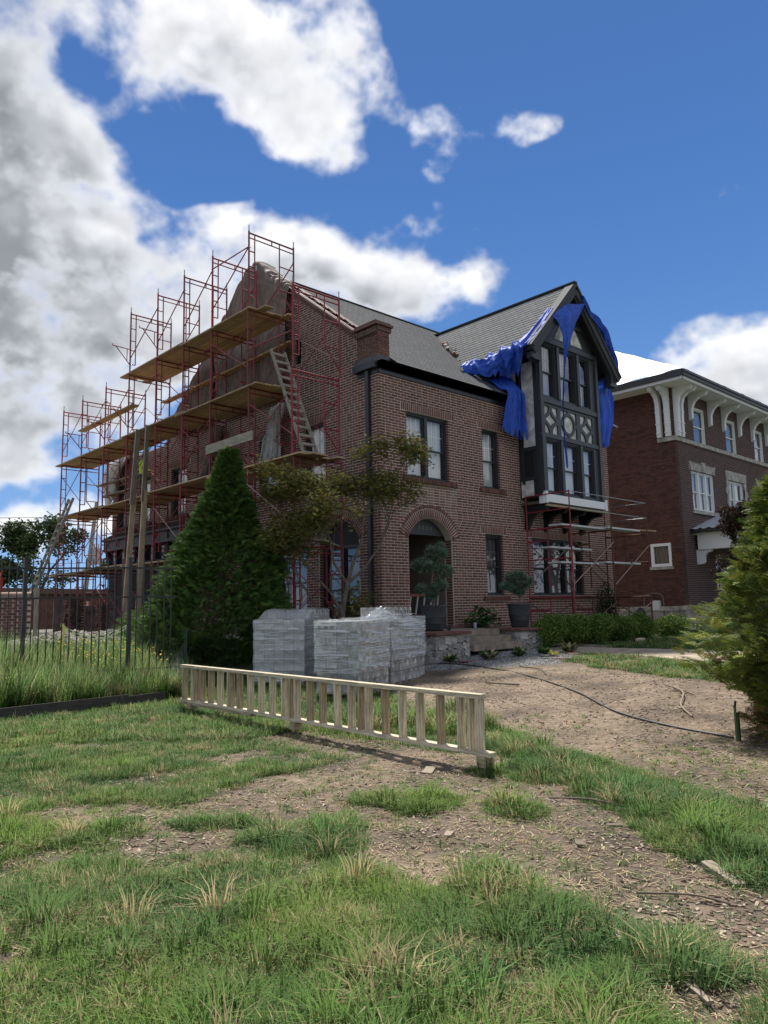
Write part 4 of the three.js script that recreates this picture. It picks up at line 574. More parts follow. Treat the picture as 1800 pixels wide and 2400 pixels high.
ladder('wooden_ladder', 'weathered wooden ladder leaning between the upper scaffold decks by the brick gable', [-1.05, 5.4, -1.45], [-1.05, 8.75, -3.0], [1, 0, 0], 0.46, 13, greyWood);
ladder('wooden_ladder', 'tall wooden ladder leaning outward against the far scaffold end beside the tree', [-4.15, 0.5, -15.1], [-2.15, 5.95, -15.25], [0, 0, 1], 0.44, 19, greyWood);
// front scaffold under the bay: three frames across the wall
{
  const s2 = thing('scaffold', 'low rusty red tube scaffold under the timbered bay', 'scaffold'), P = (x, y, z) => [x, y, z];
  for (const x of [5.88, 8.15, 10.4]) {
    for (const [y0, y1] of [[0.55, 1.75], [1.75, 3.8]]) {
      const h = y1, r = 0.026, t = 0.019; add('frame', join([rod(P(x, y0, 0.22), P(x, y1, 0.22), r), rod(P(x, y0, 1.75), P(x, y1, 1.75), r), rod(P(x, h - 0.03, 0.22), P(x, h - 0.03, 1.75), r), rod(P(x, h - 0.95 < y0 ? y0 + 0.3 : h - 0.95, 0.22), P(x, h - 0.95 < y0 ? y0 + 0.3 : h - 0.95, 1.75), t), rod(P(x, h, 0.95), P(x, y0 + 0.25, 0.95), t), rod(P(x, h - 0.4, 0.22), P(x, h - 0.4, 0.95), t)]), x > 8 ? rust : red, s2);
    }
    const rl = x > 7 ? [] : [rod(P(x, 4.8, 0.22), P(x, 4.8, 1.75), 0.018), rod(P(x, 4.3, 0.22), P(x, 4.3, 1.75), 0.016)];
    add('guard_post', join([rod(P(x, 3.8, 0.22), P(x, 4.82, 0.22), 0.02), rod(P(x, 3.8, 1.75), P(x, 4.84, 1.75), 0.02), ...rl]), x > 8 ? rust : red, s2);
    add('screw_jack', join([rod(P(x, 0.3, 0.22), P(x, 0.7, 0.22), 0.016), rod(P(x, 0.3, 1.75), P(x, 0.7, 1.75), 0.016)]), galv, s2);
  }
  for (const y of [4.8, 4.3]) { add('guard_rail', rod(P(5.88, y, 1.76), P(10.4, y, 1.76), 0.013), galv, s2); add('guard_rail', rod(P(10.4, y, 1.75), P(10.4, y + 0.02, 0.22), 0.013), galv, s2); }
  for (const [a, b] of [[5.88, 8.15], [8.15, 10.4]]) for (const z of [1.77, 0.2]) for (const [y, q] of [[2.1, 3.4], [0.7, 1.55]]) { add('brace', rod(P(a, q, z), P(b, y, z), 0.014), rust, s2); add('brace', rod(P(a, y, z + 0.03), P(b, q, z + 0.03), 0.014), rnd() < 0.5 ? braceP : rust, s2); }
  const alu = mat(0.55, 0.56, 0.56, 0.5, { metalness: 0.3 });
  for (const [a, b, y, z, n] of [[5.7, 8.3, 3.83, 1.35, 'upper'], [8.0, 10.0, 3.86, 1.5, 'upper far'], [5.8, 8.2, 2.74, 1.2, 'lower'], [7.9, 10.0, 2.78, 1.45, 'lower far'], [5.75, 8.0, 3.2, 0.9, 'middle']]) plank([a, y, z], [b, y, z], 0.45, 0.05, alu, 'pale metal walk board, ' + n + ' one of the scaffold under the bay', null, 'walk_board');
  plank([8.0, 3.94, 0.7], [10.95, 3.9, 1.75], 0.14, 0.045, plankM[0], 'thin wooden board lying on top of the scaffold under the bay', null);
}
// ---------- sheets ----------
const brownTarp = new THREE.MeshPhysicalMaterial({ color: C(0.25, 0.195, 0.17), roughness: 0.75, specularIntensity: 0.4, side: THREE.DoubleSide, map: tCloth, transmission: 0.15, thickness: 0 });
const greyFilm = new THREE.MeshPhysicalMaterial({ color: C(0.55, 0.55, 0.53), roughness: 0.4, side: THREE.DoubleSide, map: tCloth, transmission: 0.25, thickness: 0 });
const blueTarp = new THREE.MeshPhysicalMaterial({ color: C(0.045, 0.14, 0.72), roughness: 0.6, specularIntensity: 0.4, side: THREE.DoubleSide, map: tCloth, transmission: 0.2, thickness: 0 });
function curveGrid(rows) { const cs = rows.map((r) => new THREE.CatmullRomCurve3(r.map((p) => V(...p)))); return (s, t) => { const pts = cs.map((c) => c.getPoint(s)); return new THREE.CatmullRomCurve3(pts).getPoint(t); }; }
function drape(name, label, rows, m, amp = 0.06, ns = 50, nt = 40, fx = 9, fy = 2.2, ragged = 0) {
  const P = curveGrid(rows);
  const g = sheet((s, t) => {
    const e = ragged ? ragged * Math.abs(NO.noise(s * 14, 3, 1)) : 0, tt = t * (1 - e), p = P(s, tt), q = P(Math.min(s + 0.01, 1), tt), q2 = P(s, Math.min(tt + 0.01, 1)), a = q.sub(p), b = q2.sub(p), n = a.cross(b); if (n.lengthSq() > 1e-12) n.normalize();
    const w = amp * ((1 - 4 * Math.abs(NO.noise(s * fx + 0.8 * t, t * fy, 1.5))) * 0.6 + 0.9 * fbm(s * fx * 0.6, t * fy, 3.5, 2) + 0.12 * (1 - 4 * Math.abs(NO.noise(s * fx * 2.2, t * fy * 2.4, 7.5)))); return [p.x + n.x * w, p.y + n.y * w, p.z + n.z * w];
  }, ns, nt, [3, 3]);
  return tag(add(name, g, m), label, 'tarp');
}
const gt = (u) => gableTop(u) + 0.09;
drape('brown_tarp', 'brown tarp hung over the gable peak down to the scaffold deck', [[3.75, 4.6, 5.7, 6.8, 7.7].map((u) => [0.5, gt(u) + (u > 5 && u < 6.4 ? 0 : 0), -u]), [3.7, 4.6, 5.7, 6.8, 7.7].map((u) => [-0.14, gt(u) - 0.02, -u]), [3.7, 4.5, 5.7, 6.9, 7.8].map((u) => [-0.3, gt(u) - 0.8, -u]), [3.75, 4.6, 5.7, 6.8, 7.75].map((u) => [-0.26, lerp(gt(u), 7.7, 0.6), -u]), [3.9, 4.7, 5.7, 6.7, 7.6].map((u) => [-0.34, 7.75, -u])], brownTarp, 0.075, 110, 60, 15, 0.7, 0.05);
drape('brown_tarp', 'smaller brown tarp on the back slope of the gable behind the scaffold', [[7.95, 8.8, 9.8, 11.2].map((u) => [0.5, gt(u), -u]), [7.95, 8.8, 9.8, 11.2].map((u) => [-0.14, gt(u) - 0.03, -u]), [7.95, 8.8, 9.7, 10.9].map((u) => [-0.28, lerp(gt(u), 7.7, 0.5), -u]), [8.1, 8.9, 9.8, 10.8].map((u) => [-0.3, 7.75, -u])], brownTarp, 0.07, 90, 40, 12, 0.7, 0.06);
drape('plastic_sheet', 'grey plastic sheet hanging beside a side window by the ladder', [[[-0.3, 7.55, -3.75], [-0.28, 7.6, -4.15], [-0.3, 7.5, -4.55]], [[-0.36, 6.9, -3.8], [-0.42, 6.9, -4.2], [-0.36, 6.85, -4.6]], [[-0.36, 5.5, -3.9], [-0.44, 5.45, -4.45], [-0.36, 5.5, -5.1]]], greyFilm, 0.1, 40, 40, 8, 1.2);
drape('plastic_sheet', 'torn grey plastic sheet hanging over the side wall below the tarps', [[[-0.24, 7.55, -7.3], [-0.28, 7.6, -7.7], [-0.24, 7.5, -8.1]], [[-0.3, 6.9, -7.4], [-0.36, 6.9, -7.8], [-0.3, 6.85, -8.0]], [[-0.3, 5.6, -8.2], [-0.4, 5.5, -8.5], [-0.3, 5.6, -8.7]]], brownTarp, 0.12, 40, 40, 8, 1.2);
drape('plastic_sheet', 'white plastic sheet draped on the top of the far wall end', [[[0.2, 7.82, -14.1], [0.2, 7.82, -15.2], [0.2, 7.82, -16.6]], [[-0.2, 7.8, -14.3], [-0.22, 7.8, -15.3], [-0.2, 7.75, -16.6]], [[-0.3, 7.2, -15.2], [-0.34, 7.1, -15.7], [-0.3, 6.9, -16.7]], [[-0.26, 6.2, -15.7], [-0.34, 5.9, -16.0], [-0.28, 5.8, -16.5]]], new THREE.MeshPhysicalMaterial({ color: C(0.7, 0.71, 0.72), roughness: 0.45, side: THREE.DoubleSide }), 0.12, 40, 40, 8, 2);
// blue tarps on the bay
drape('blue_tarp', 'narrow blue tarp strip lying along the bay roof edge', [[[6.55, 10.72, 1.18], [6.62, 10.8, 1.02], [6.66, 10.86, 0.86]], [[6.0, 10.14, 1.16], [6.04, 10.2, 0.98], [6.1, 10.28, 0.78]], [[5.5, 9.62, 1.12], [5.52, 9.66, 0.9], [5.58, 9.74, 0.62]], [[5.15, 9.25, 1.05], [5.1, 9.26, 0.75], [5.12, 9.34, 0.4]]], blueTarp, 0.05, 30, 60, 2.5, 1.6, 0);
drape('blue_tarp', 'bunched blue tarp hanging from the bay eave onto the slate roof', [[[5.3, 9.42, 1.0], [5.2, 9.4, 0.5], [5.2, 9.38, -0.2], [5.15, 9.36, -1.0]], [[5.05, 9.2, 1.02], [4.98, 9.15, 0.5], [4.95, 9.1, -0.25], [4.85, 9.12, -1.0]], [[5.15, 8.9, 0.85], [5.0, 8.85, 0.4], [4.8, 8.85, -0.3], [4.45, 8.95, -0.95]], [[5.45, 8.5, 0.55], [5.2, 8.45, 0.2], [4.75, 8.55, -0.35], [4.2, 8.78, -0.85]]], blueTarp, 0.17, 80, 60, 5, 1.6, 0.35);
drape('blue_tarp', 'blue tarp tail hanging in rags over the black gutter', [[[5.85, 8.75, -0.2], [5.5, 8.6, -0.3], [5.1, 8.55, -0.4]], [[5.75, 8.15, 0.3], [5.4, 8.15, 0.22], [5.0, 8.12, 0.1]], [[5.72, 7.85, 0.46], [5.4, 7.9, 0.4], [5.05, 7.98, 0.32]], [[5.75, 7.3, 0.46], [5.3, 7.35, 0.4], [4.9, 7.45, 0.34]], [[5.8, 6.5, 0.44], [5.25, 6.55, 0.38], [4.7, 6.75, 0.34]]], blueTarp, 0.1, 70, 70, 5, 1.4, 0.34);
drape('blue_tarp', 'torn blue tarp over the bay gable front with a long ragged tail', [[[6.2, 10.38, 1.3], [6.95, 10.92, 1.34], [7.9, 11.2, 1.34], [8.1, 11.3, 1.3]], [[6.32, 10.25, 1.36], [6.95, 10.5, 1.42], [7.5, 10.75, 1.4], [7.7, 10.8, 1.36]], [[6.5, 9.95, 1.38], [6.85, 10.1, 1.42], [7.1, 10.2, 1.4], [7.3, 10.3, 1.36]], [[6.62, 9.6, 1.36], [6.75, 9.6, 1.4], [6.85, 9.65, 1.4], [6.98, 9.7, 1.36]], [[6.7, 9.0, 1.3], [6.74, 9.0, 1.33], [6.77, 9.0, 1.33], [6.81, 9.0, 1.3]], [[6.72, 8.2, 1.2], [6.735, 8.2, 1.21], [6.75, 8.2, 1.21], [6.765, 8.2, 1.2]], [[6.79, 7.0, 1.1], [6.8, 7.0, 1.105], [6.81, 7.0, 1.105], [6.822, 7.0, 1.1]], [[6.98, 5.7, 1.02], [6.99, 5.7, 1.025], [7.0, 5.7, 1.025], [7.01, 5.7, 1.02]]], blueTarp, 0.035, 36, 150, 5, 5, 0.0);
drape('blue_tarp', 'blue tarp over the far slope of the bay gable hanging down the corner', [[[7.95, 11.35, 1.32], [7.95, 11.72, 1.1], [8.0, 11.75, 0.4]], [[8.6, 10.85, 1.34], [8.6, 11.1, 1.2], [8.7, 11.05, 0.4]], [[9.2, 10.42, 1.36], [9.25, 10.6, 1.22], [9.35, 10.4, 0.4]], [[9.65, 9.95, 1.3], [9.8, 10.05, 1.2], [10.05, 9.75, 0.4]], [[10.15, 9.4, 1.2], [10.35, 9.45, 1.1], [10.6, 9.2, 0.4]], [[9.5, 8.9, 0.72], [10.1, 8.9, 0.75], [10.75, 8.9, 0.6]], [[9.5, 7.9, 0.72], [10.1, 7.9, 0.76], [10.65, 7.9, 0.65]], [[9.45, 6.95, 0.7], [9.85, 6.75, 0.74], [10.2, 7.1, 0.7]]], blueTarp, 0.12, 60, 110, 4, 4, 0.05);
// ---------- plants ----------
const RV = V(0.73, 0, 0.683), FV = V(0.683, 0, -0.73);
function flat(tris) { const g = new THREE.BufferGeometry(); g.setAttribute('position', new THREE.Float32BufferAttribute(tris, 3)); g.setAttribute('uv', new THREE.Float32BufferAttribute(new Float32Array(tris.length / 3 * 2), 2)); g.computeVertexNormals(); return g; }
// scale-leaf spray of an arborvitae: a flat fern of narrow leaflets, drooping at the tip; grows along +x
function sprayGeo(L, n, w) {
  const t = [], leaf = (x, y, z, a, l, ww) => { const c = Math.cos(a), s = Math.sin(a), px = -s * ww, pz = c * ww, mx = x + c * l * 0.5, mz = z + s * l * 0.5, d = 0.25 * l; t.push(x, y, z, mx + px, y - d * 0.4, mz + pz, x + c * l, y - d, z + s * l, x, y, z, x + c * l, y - d, z + s * l, mx - px, y - d * 0.4, mz - pz); };
  for (let i = 0; i < n; i++) { const q = i / n, x = q * L * 0.8, y = -0.25 * L * q * q, l = L * 0.42 * (1 - q * 0.6); for (const s of [-1, 1]) { leaf(x, y + rr(-0.01, 0.01), 0, s * rr(0.55, 0.85), l, w); leaf(x + l * 0.35, y - 0.05 * l, s * l * 0.25, s * rr(0.15, 0.35), l * 0.5, w * 0.8); leaf(x + l * 0.3, y - 0.05 * l, s * l * 0.25, s * rr(1.0, 1.3), l * 0.4, w * 0.8); } }
  leaf(0, 0, 0, 0, L, w); return flat(t);
}
const needleMat = leafMat({ transmission: 0.4, roughness: 0.65 });
function arborvitae(label, base, H, R, lean, n, L, cols, seg, prof) {
  const o = thing('arborvitae', label, 'tree', base), S = [sprayGeo(L, 5, L * 0.034), sprayGeo(L * 0.8, 4, L * 0.036)], A = [[], []], K = [[], []];
  add('trunk', rod([0, 0, 0], [lean[0], H * 0.9, lean[1]], 0.07, 0.012), mat(0.12, 0.085, 0.06, 0.95), o);
  const lobes = []; for (let i = 0; i < seg; i++) lobes.push([rnd() * 6.28, rr(0.04, 0.97), rr(0.75, 1.2), rr(0.35, 0.75)]);
  const tw = []; for (let i = 0; i < 60; i++) { const a = rnd() * 6.28, y = rr(0.05, 0.9) * H, r = R * prof(y / H) * 0.9, f = y / H; tw.push(rod([lean[0] * f, y - 0.15, lean[1] * f], [lean[0] * f + Math.cos(a) * r, y + r * 0.25, lean[1] * f + Math.sin(a) * r], 0.014, 0.003, 5)); } add('branches', join(tw), mat(0.15, 0.11, 0.08, 0.95), o);
  for (let i = 0; i < n; i++) {
    const a = rnd() * 6.28, f = Math.pow(rnd(), 1.25) * 0.99; let bump = 1; for (const [la, lf, ls, lw] of lobes) { const da = Math.atan2(Math.sin(a - la), Math.cos(a - la)); bump += 0.3 * (ls - 0.75) * Math.exp(-((da / lw) ** 2 + ((f - lf) / 0.07) ** 2)); }
    const r = R * prof(f) * bump * (rnd() < 0.72 ? rr(0.74, 1.18) : rr(0.35, 0.9)) + 0.02, y = f * H + 0.05 + 0.2 * Math.sin(a * 3 + f * 17) * prof(f);
    const k = rnd() < 0.6 ? 0 : 1, s = rr(0.65, 1.25), m = new THREE.Matrix4().makeRotationY(-a + rr(-0.7, 0.7)).multiply(new THREE.Matrix4().makeRotationZ(rr(-0.1, 0.9))).multiply(new THREE.Matrix4().makeRotationX(rr(-1.3, 1.3)));
    A[k].push(new THREE.Matrix4().makeTranslation(lean[0] * f + Math.cos(a) * r, y, lean[1] * f + Math.sin(a) * r).multiply(m).scale(V(s, s, s))); K[k].push(rnd() < 0.03 ? varied(0.16, 0.09, 0.04, 0.2) : varied(...pick(cols), 0.25));
  }
  const cr = new THREE.Group(); cr.name = 'crown'; o.add(cr); S.forEach((g, k) => inst('sprays', g, needleMat, A[k], cr, K[k])); return o;
}
arborvitae('tall dark green arborvitae in front of the scaffold', [-3.66, 0.1, -1.76], 5.2, 1.44, [0.2, 0.2], 25000, 0.21, [[0.095, 0.185, 0.042], [0.12, 0.22, 0.05], [0.07, 0.15, 0.038], [0.16, 0.26, 0.06]], 90, (f) => Math.pow(1 - f, 1.12) * (0.66 + 0.56 * ss(0, 0.2, f)) + 0.02);
arborvitae('young light green arborvitae beside the bare soil bank', [-4.02, 0.05, 10.98], 2.85, 0.7, [0.0, 0.0], 9000, 0.2, [[0.22, 0.26, 0.05], [0.15, 0.2, 0.045], [0.28, 0.3, 0.06], [0.10, 0.15, 0.04]], 60, (f) => (0.45 + 0.6 * ss(0.03, 0.32, f)) * (f < 0.4 ? 1 : Math.pow(1 - (f - 0.4) / 0.6, 0.75)) * (1 + 0.12 * Math.sin(f * 23)) + 0.02);
arborvitae('low browned arborvitae seedling at the foot of the young arborvitae', [-4.35, 0.03, 10.85], 0.42, 0.42, [0, 0], 700, 0.14, [[0.2, 0.15, 0.05], [0.12, 0.14, 0.04], [0.16, 0.1, 0.04]], 10, (f) => 1 - f * 0.8);
// branching skeleton: list of [from, to, r0, r1]
function limbs(start, dir, len, r, depth, out, tips, spread = 0.6, up = 0.15) {
  const end = start.clone().addScaledVector(dir, len); out.push(rod(start, end, r, r * 0.72, depth > 1 ? 7 : 5)); if (depth === 0) { tips.push(end); return; } if (depth < 2) tips.push(end);
  const n = rnd() < 0.6 ? 2 : 3; for (let i = 0; i < n; i++) { const d = dir.clone().add(V(rr(-1, 1), rr(-0.4, 0.9) * 0.7 + up, rr(-1, 1)).multiplyScalar(spread)).normalize(); limbs(end, d, len * rr(0.62, 0.85), r * 0.66, depth - 1, out, tips, spread, up); }
}
function lobedLeaf(s, n = 5) { const t = []; for (let i = 0; i < n; i++) { const a = lerp(-1.5, 1.5, i / (n - 1)), l = s * (1 - 0.28 * Math.abs(a) / 1.5), w = 0.16 * s; const c = Math.cos(a), q = Math.sin(a); t.push(0, 0, 0, c * l * 0.5 - q * w, 0.06 * s, q * l * 0.5 + c * w, c * l, -0.12 * s, q * l, 0, 0, 0, c * l, -0.12 * s, q * l, c * l * 0.5 + q * w, 0.06 * s, q * l * 0.5 - c * w); } return flat(t); }
const ovalLeaf = (s, k = 0.5) => flat([0, 0, 0, s * 0.5, 0.04 * s, s * k * 0.5, s, -0.06 * s, 0, 0, 0, 0, s, -0.06 * s, 0, s * 0.5, 0.04 * s, -s * k * 0.5]);
const broad = leafMat({ transmission: 0.3, roughness: 0.65 });
function scatter(parent, geo, mt, n, at, cols, s0, s1, tilt = 0.8, name = 'leaves', v = 0.25) { const A = [], K = []; for (let i = 0; i < n; i++) { const p = at(i), s = rr(s0, s1); A.push(TR(p.x, p.y, p.z, s, s, s, rr(-tilt, tilt), rnd() * 6.28, rr(-tilt, tilt))); K.push(varied(...pick(cols), v)); } return inst(name, geo, mt, A, parent, K); }
const ball = (c, rx, ry, rz, shell = 0.45) => { const a = rnd() * 6.28, u = rr(-1, 1), q = Math.sqrt(1 - u * u), r = Math.pow(rnd(), shell); return V(c.x + rx * r * q * Math.cos(a), c.y + ry * r * u, c.z + rz * r * q * Math.sin(a)); };
{ // Japanese maple at the house corner
  const B = V(-1.75, 0.25, 0.65), o = thing('maple_tree', 'small Japanese maple with bronze green leaves at the house corner', 'tree', [B.x, B.y, B.z]), P = (a, b, c = 0) => V(0, b * 0.96, 0).addScaledVector(RV, a * 0.8 - 0.05).addScaledVector(FV, c);
  const L = [], tips = [], bark = mat(0.17, 0.14, 0.11, 0.95, { map: tMottM }), go = (pts, r0, r1) => { for (let i = 0; i < pts.length - 1; i++) L.push(rod(pts[i], pts[i + 1], lerp(r0, r1, i / (pts.length - 1)), lerp(r0, r1, (i + 1) / (pts.length - 1)))); const e = pts[pts.length - 1], d = e.clone().sub(pts[pts.length - 2]).normalize(); for (let k = 0; k < 4; k++) limbs(e, d.clone().add(V(rr(-0.8, 0.8), rr(-0.5, 0.5), rr(-0.8, 0.8))).normalize(), rr(0.26, 0.46), r1 * 0.7, 3, L, tips, 0.8, 0.02); };
  go([P(0, 0), P(0.02, 0.6), P(-0.02, 1.2), P(0.12, 1.9), P(0.3, 2.4), P(0.55, 2.9), P(0.62, 3.5)], 0.075, 0.022); go([P(0.12, 1.9), P(0.6, 2.25), P(1.05, 2.75), P(1.35, 3.3)], 0.04, 0.016); go([P(1.05, 2.75), P(1.3, 3.3), P(1.5, 3.9, 0.1), P(1.55, 4.4)], 0.02, 0.01);
  go([P(-0.02, 1.2), P(-0.35, 1.7), P(-0.75, 2.05), P(-1.1, 2.5, -0.3)], 0.04, 0.016); go([P(0.12, 1.9), P(-0.25, 2.4), P(-0.4, 3.0, 0.2), P(-0.55, 3.5)], 0.035, 0.014); go([P(0, 0.4), P(-0.5, 1.0), P(-0.95, 1.6, 0.2), P(-1.3, 2.1)], 0.035, 0.014); go([P(-0.75, 2.05), P(-1.3, 2.6, 0.1), P(-1.7, 3.0), P(-1.75, 3.5)], 0.02, 0.01); go([P(-0.35, 1.7), P(-0.3, 2.2, -0.5), P(-0.2, 2.8, -0.7)], 0.03, 0.012);
  add('trunk', join(L), bark, o); const cr = new THREE.Group(); cr.name = 'crown'; o.add(cr);
  scatter(cr, lobedLeaf(0.075), broad, 12500, () => { let t = rnd() < 0.1 ? P(rr(-0.1, 0.7), rr(0.4, 1.7), rr(0.1, 0.5)) : pick(tips); if (t.x > 0.75 && rnd() < 0.55) t = pick(tips); return ball(t, 0.4, 0.34, 0.4, 0.85); }, [[0.15, 0.145, 0.045], [0.12, 0.145, 0.04], [0.18, 0.135, 0.045], [0.10, 0.13, 0.04], [0.24, 0.23, 0.05]], 0.6, 1.2, 0.7);
}
{ // cloud-pruned junipers in pots
  const potM = mat(0.045, 0.05, 0.055, 0.75, { map: tMottM }), prof = [[0, 0], [0.2, 0], [0.225, 0.03], [0.25, 0.16], [0.262, 0.165], [0.262, 0.185], [0.255, 0.19], [0.275, 0.31], [0.286, 0.315], [0.286, 0.335], [0.279, 0.34], [0.3, 0.55], [0.318, 0.56], [0.318, 0.61], [0.29, 0.61], [0.28, 0.52], [0, 0.52]].map(([a, b]) => new THREE.Vector2(a, b));
  const tuft = (() => { const t = []; for (let i = 0; i < 9; i++) { const a = rnd() * 6.28, e = rr(-0.3, 1.2), l = rr(0.03, 0.055), d = V(Math.cos(a) * Math.cos(e), Math.sin(e), Math.sin(a) * Math.cos(e)), s = V(-Math.sin(a), 0, Math.cos(a)).multiplyScalar(0.006); t.push(-s.x, 0, -s.z, s.x, 0, s.z, d.x * l, d.y * l, d.z * l); } return flat(t); })();
  const mk = (pos, lab, pads, ks) => {
    const p = thing('planter', 'ringed dark grey pot ' + lab, 'planter', pos); add('pot', new THREE.LatheGeometry(prof, 40).scale(ks, 1, ks), potM, p); add('soil', new THREE.CylinderGeometry(0.26 * ks, 0.26 * ks, 0.04, 24).translate(0, 0.53, 0), mat(0.06, 0.045, 0.035, 0.98), p);
    const o = thing('juniper_tree', 'cloud pruned blue green juniper in the pot ' + lab, 'tree', [pos[0], pos[1] + 0.55, pos[2]]), L = [], cr = new THREE.Group(); cr.name = 'crown';
    const top = pads[0]; const T = [V(0, 0, 0), V(0.03, 0.25, 0).addScaledVector(RV, 0.03), V(0, 0.5, 0).addScaledVector(RV, -0.02), V(0, top[1] - 0.05, 0).addScaledVector(RV, top[0])]; for (let i = 0; i < 3; i++) L.push(rod(T[i], T[i + 1], 0.035 - i * 0.008, 0.027 - i * 0.008)); for (const [a, b] of pads) L.push(rod(T[1].clone().lerp(T[3], clamp(b / top[1] - 0.25)), V(0, b - 0.03, 0).addScaledVector(RV, a), 0.014, 0.008));
    add('trunk', join(L), mat(0.16, 0.12, 0.09, 0.95), o); o.add(cr);
    for (const [a, b, r, h] of pads) for (let k = 0; k < 5; k++) { const c = V(0, b + rr(-0.45, 0.45) * h, 0).addScaledVector(RV, a + rr(-0.55, 0.55) * r).addScaledVector(FV, rr(-0.5, 0.5) * r), q = 0.58; scatter(cr, tuft, needleMat, Math.round(300 * r / 0.25), () => ball(c, r * q * 1.1, h * q * 1.15, r * q * 1.1, 0.7), [[0.19, 0.27, 0.2], [0.15, 0.23, 0.165], [0.25, 0.33, 0.24]], 1.2, 2.6, 0.9, 'needles', 0.25); }
  };
  mk([0.3, 0.95, 1.45], 'beside the arched entrance', [[0.06, 1.28, 0.27, 0.2], [-0.1, 0.95, 0.34, 0.2], [0.3, 0.85, 0.17, 0.16], [0.14, 0.5, 0.2, 0.14], [-0.27, 0.45, 0.12, 0.1], [-0.02, 0.26, 0.13, 0.09], [0.2, 1.42, 0.1, 0.12]], 1.06);
  mk([3.2, 0.95, 1.8], 'on the step pier beside the hedge', [[0, 0.78, 0.24, 0.13], [-0.22, 0.5, 0.24, 0.13], [0.18, 0.58, 0.2, 0.14], [0.02, 0.36, 0.1, 0.07], [-0.1, 0.68, 0.16, 0.1]], 0.98);
}
{ // clipped shrubs of the hedge
  const g = ovalLeaf(0.05, 0.55), look = ['tall', 'broad', 'bushy', 'rounded', 'loose', 'low'];
  [[3.75, 0.62, 0.45], [4.75, 0.55, 0.44], [5.9, 0.66, 0.43], [7.15, 0.66, 0.42], [8.45, 0.6, 0.43], [10.2, 0.72, 0.4]].forEach(([x, r, h], i) => {
    const z = 2.35, o = thing('hedge_shrub', `${look[i]} green boxwood, number ${['one', 'two', 'three', 'four', 'five', 'six'][i]} of the hedge counting from the entrance steps`, 'shrub', [x, 0.4, z], 0, 'hedge shrubs'), cr = new THREE.Group(); cr.name = 'crown';
    add('stems', join([...Array(7)].map(() => rod([rr(-0.1, 0.1), 0, rr(-0.1, 0.1)], [rr(-0.4, 0.4), 0.6, rr(-0.35, 0.35)], 0.012, 0.005, 5))), mat(0.1, 0.07, 0.05, 0.95), o); o.add(cr);
    for (let k = 0; k < 9; k++) { const c = V(rr(-0.4, 0.4) * r, h + rr(-0.1, 0.12), rr(-0.35, 0.35) * r); scatter(cr, g, broad, 900, () => ball(c, r * 0.66, h * 0.78, r * 0.6, 0.3), [[0.1, 0.175, 0.034], [0.135, 0.22, 0.04], [0.17, 0.25, 0.048], [0.07, 0.13, 0.03]], 0.7, 1.5, 1.4, 'leaves', 0.2); }
  });
  // ivy-like dark shrub against the wall behind the front scaffold
  const v = thing('climbing_shrub', 'dark climbing shrub on the brick wall behind the front scaffold', 'shrub', [10.1, 0.4, 0.35]); add('stems', join([rod([0, 0, 0], [0.1, 1.7, -0.1], 0.02, 0.01), rod([0, 0, 0], [-0.3, 1.3, -0.1], 0.02, 0.01)]), mat(0.1, 0.07, 0.05, 0.95), v); scatter(v, ovalLeaf(0.055, 0.6), broad, 2600, () => ball(V(0, 0.95, 0), 0.62, 0.95, 0.25, 0.4), [[0.025, 0.05, 0.02], [0.035, 0.06, 0.022]], 0.7, 1.4, 1.2);
  // hydrangea and hostas by the steps
  const hy = thing('hydrangea', 'broad leaved hydrangea between the two potted junipers', 'shrub', [3.1, 0.9, 0.65]); add('stems', join([...Array(8)].map(() => rod([rr(-0.1, 0.1), 0, rr(-0.1, 0.1)], [rr(-0.4, 0.4), rr(0.2, 0.5), rr(-0.3, 0.3)], 0.008, 0.004, 5))), mat(0.08, 0.1, 0.04, 0.9), hy); scatter(hy, ovalLeaf(0.15, 0.75), broad, 260, () => ball(V(0, 0.26, 0), 0.55, 0.36, 0.4, 0.5), [[0.06, 0.13, 0.028], [0.045, 0.1, 0.025], [0.08, 0.15, 0.03]], 0.7, 1.3, 0.6);
  const hostas = [[0.3, 3.1, 0.32, 'withered hosta clump nearest the wrapped blocks', 0.5], [1.0, 3.4, 0.3, 'leafy low plant below the entrance steps', 0.1], [2.2, 3.9, 0.36, 'withered hosta clump at the end of the walk', 0.5], [1.5, 3.7, 0.26, 'small green plant between the hostas', 0], [1.3, 4.1, 0.16, 'yellow leaved dwarf plant by the gravel', 1], [-0.4, 2.6, 0.28, 'green hosta beside the concrete blocks', 0.2]];
  for (const [x, z, r, lab, dry] of hostas) { const h = thing('hosta_plant', lab, 'plant', [x, groundY(x, z), z]); const leaf = ovalLeaf(0.2, 0.42), A = [], K = []; for (let i = 0; i < 60 * r / 0.3; i++) { const a = rnd() * 6.28, e = rr(0.1, 1.1), s = rr(0.7, 1.3) * r / 0.32; A.push(TR(Math.cos(a) * 0.04, 0.01 + rr(0, 0.06), -Math.sin(a) * 0.04, s, s, s, rr(-0.4, 0.4), a, e)); K.push(dry === 1 ? varied(0.42, 0.38, 0.05, 0.2) : rnd() < dry ? varied(0.42, 0.36, 0.23, 0.3) : varied(0.065, 0.13, 0.03, 0.3)); } inst('leaves', leaf, broad, A, h, K); add('crown_root', new THREE.IcosahedronGeometry(0.05, 1), mat(0.1, 0.12, 0.04, 0.9), h); }
}
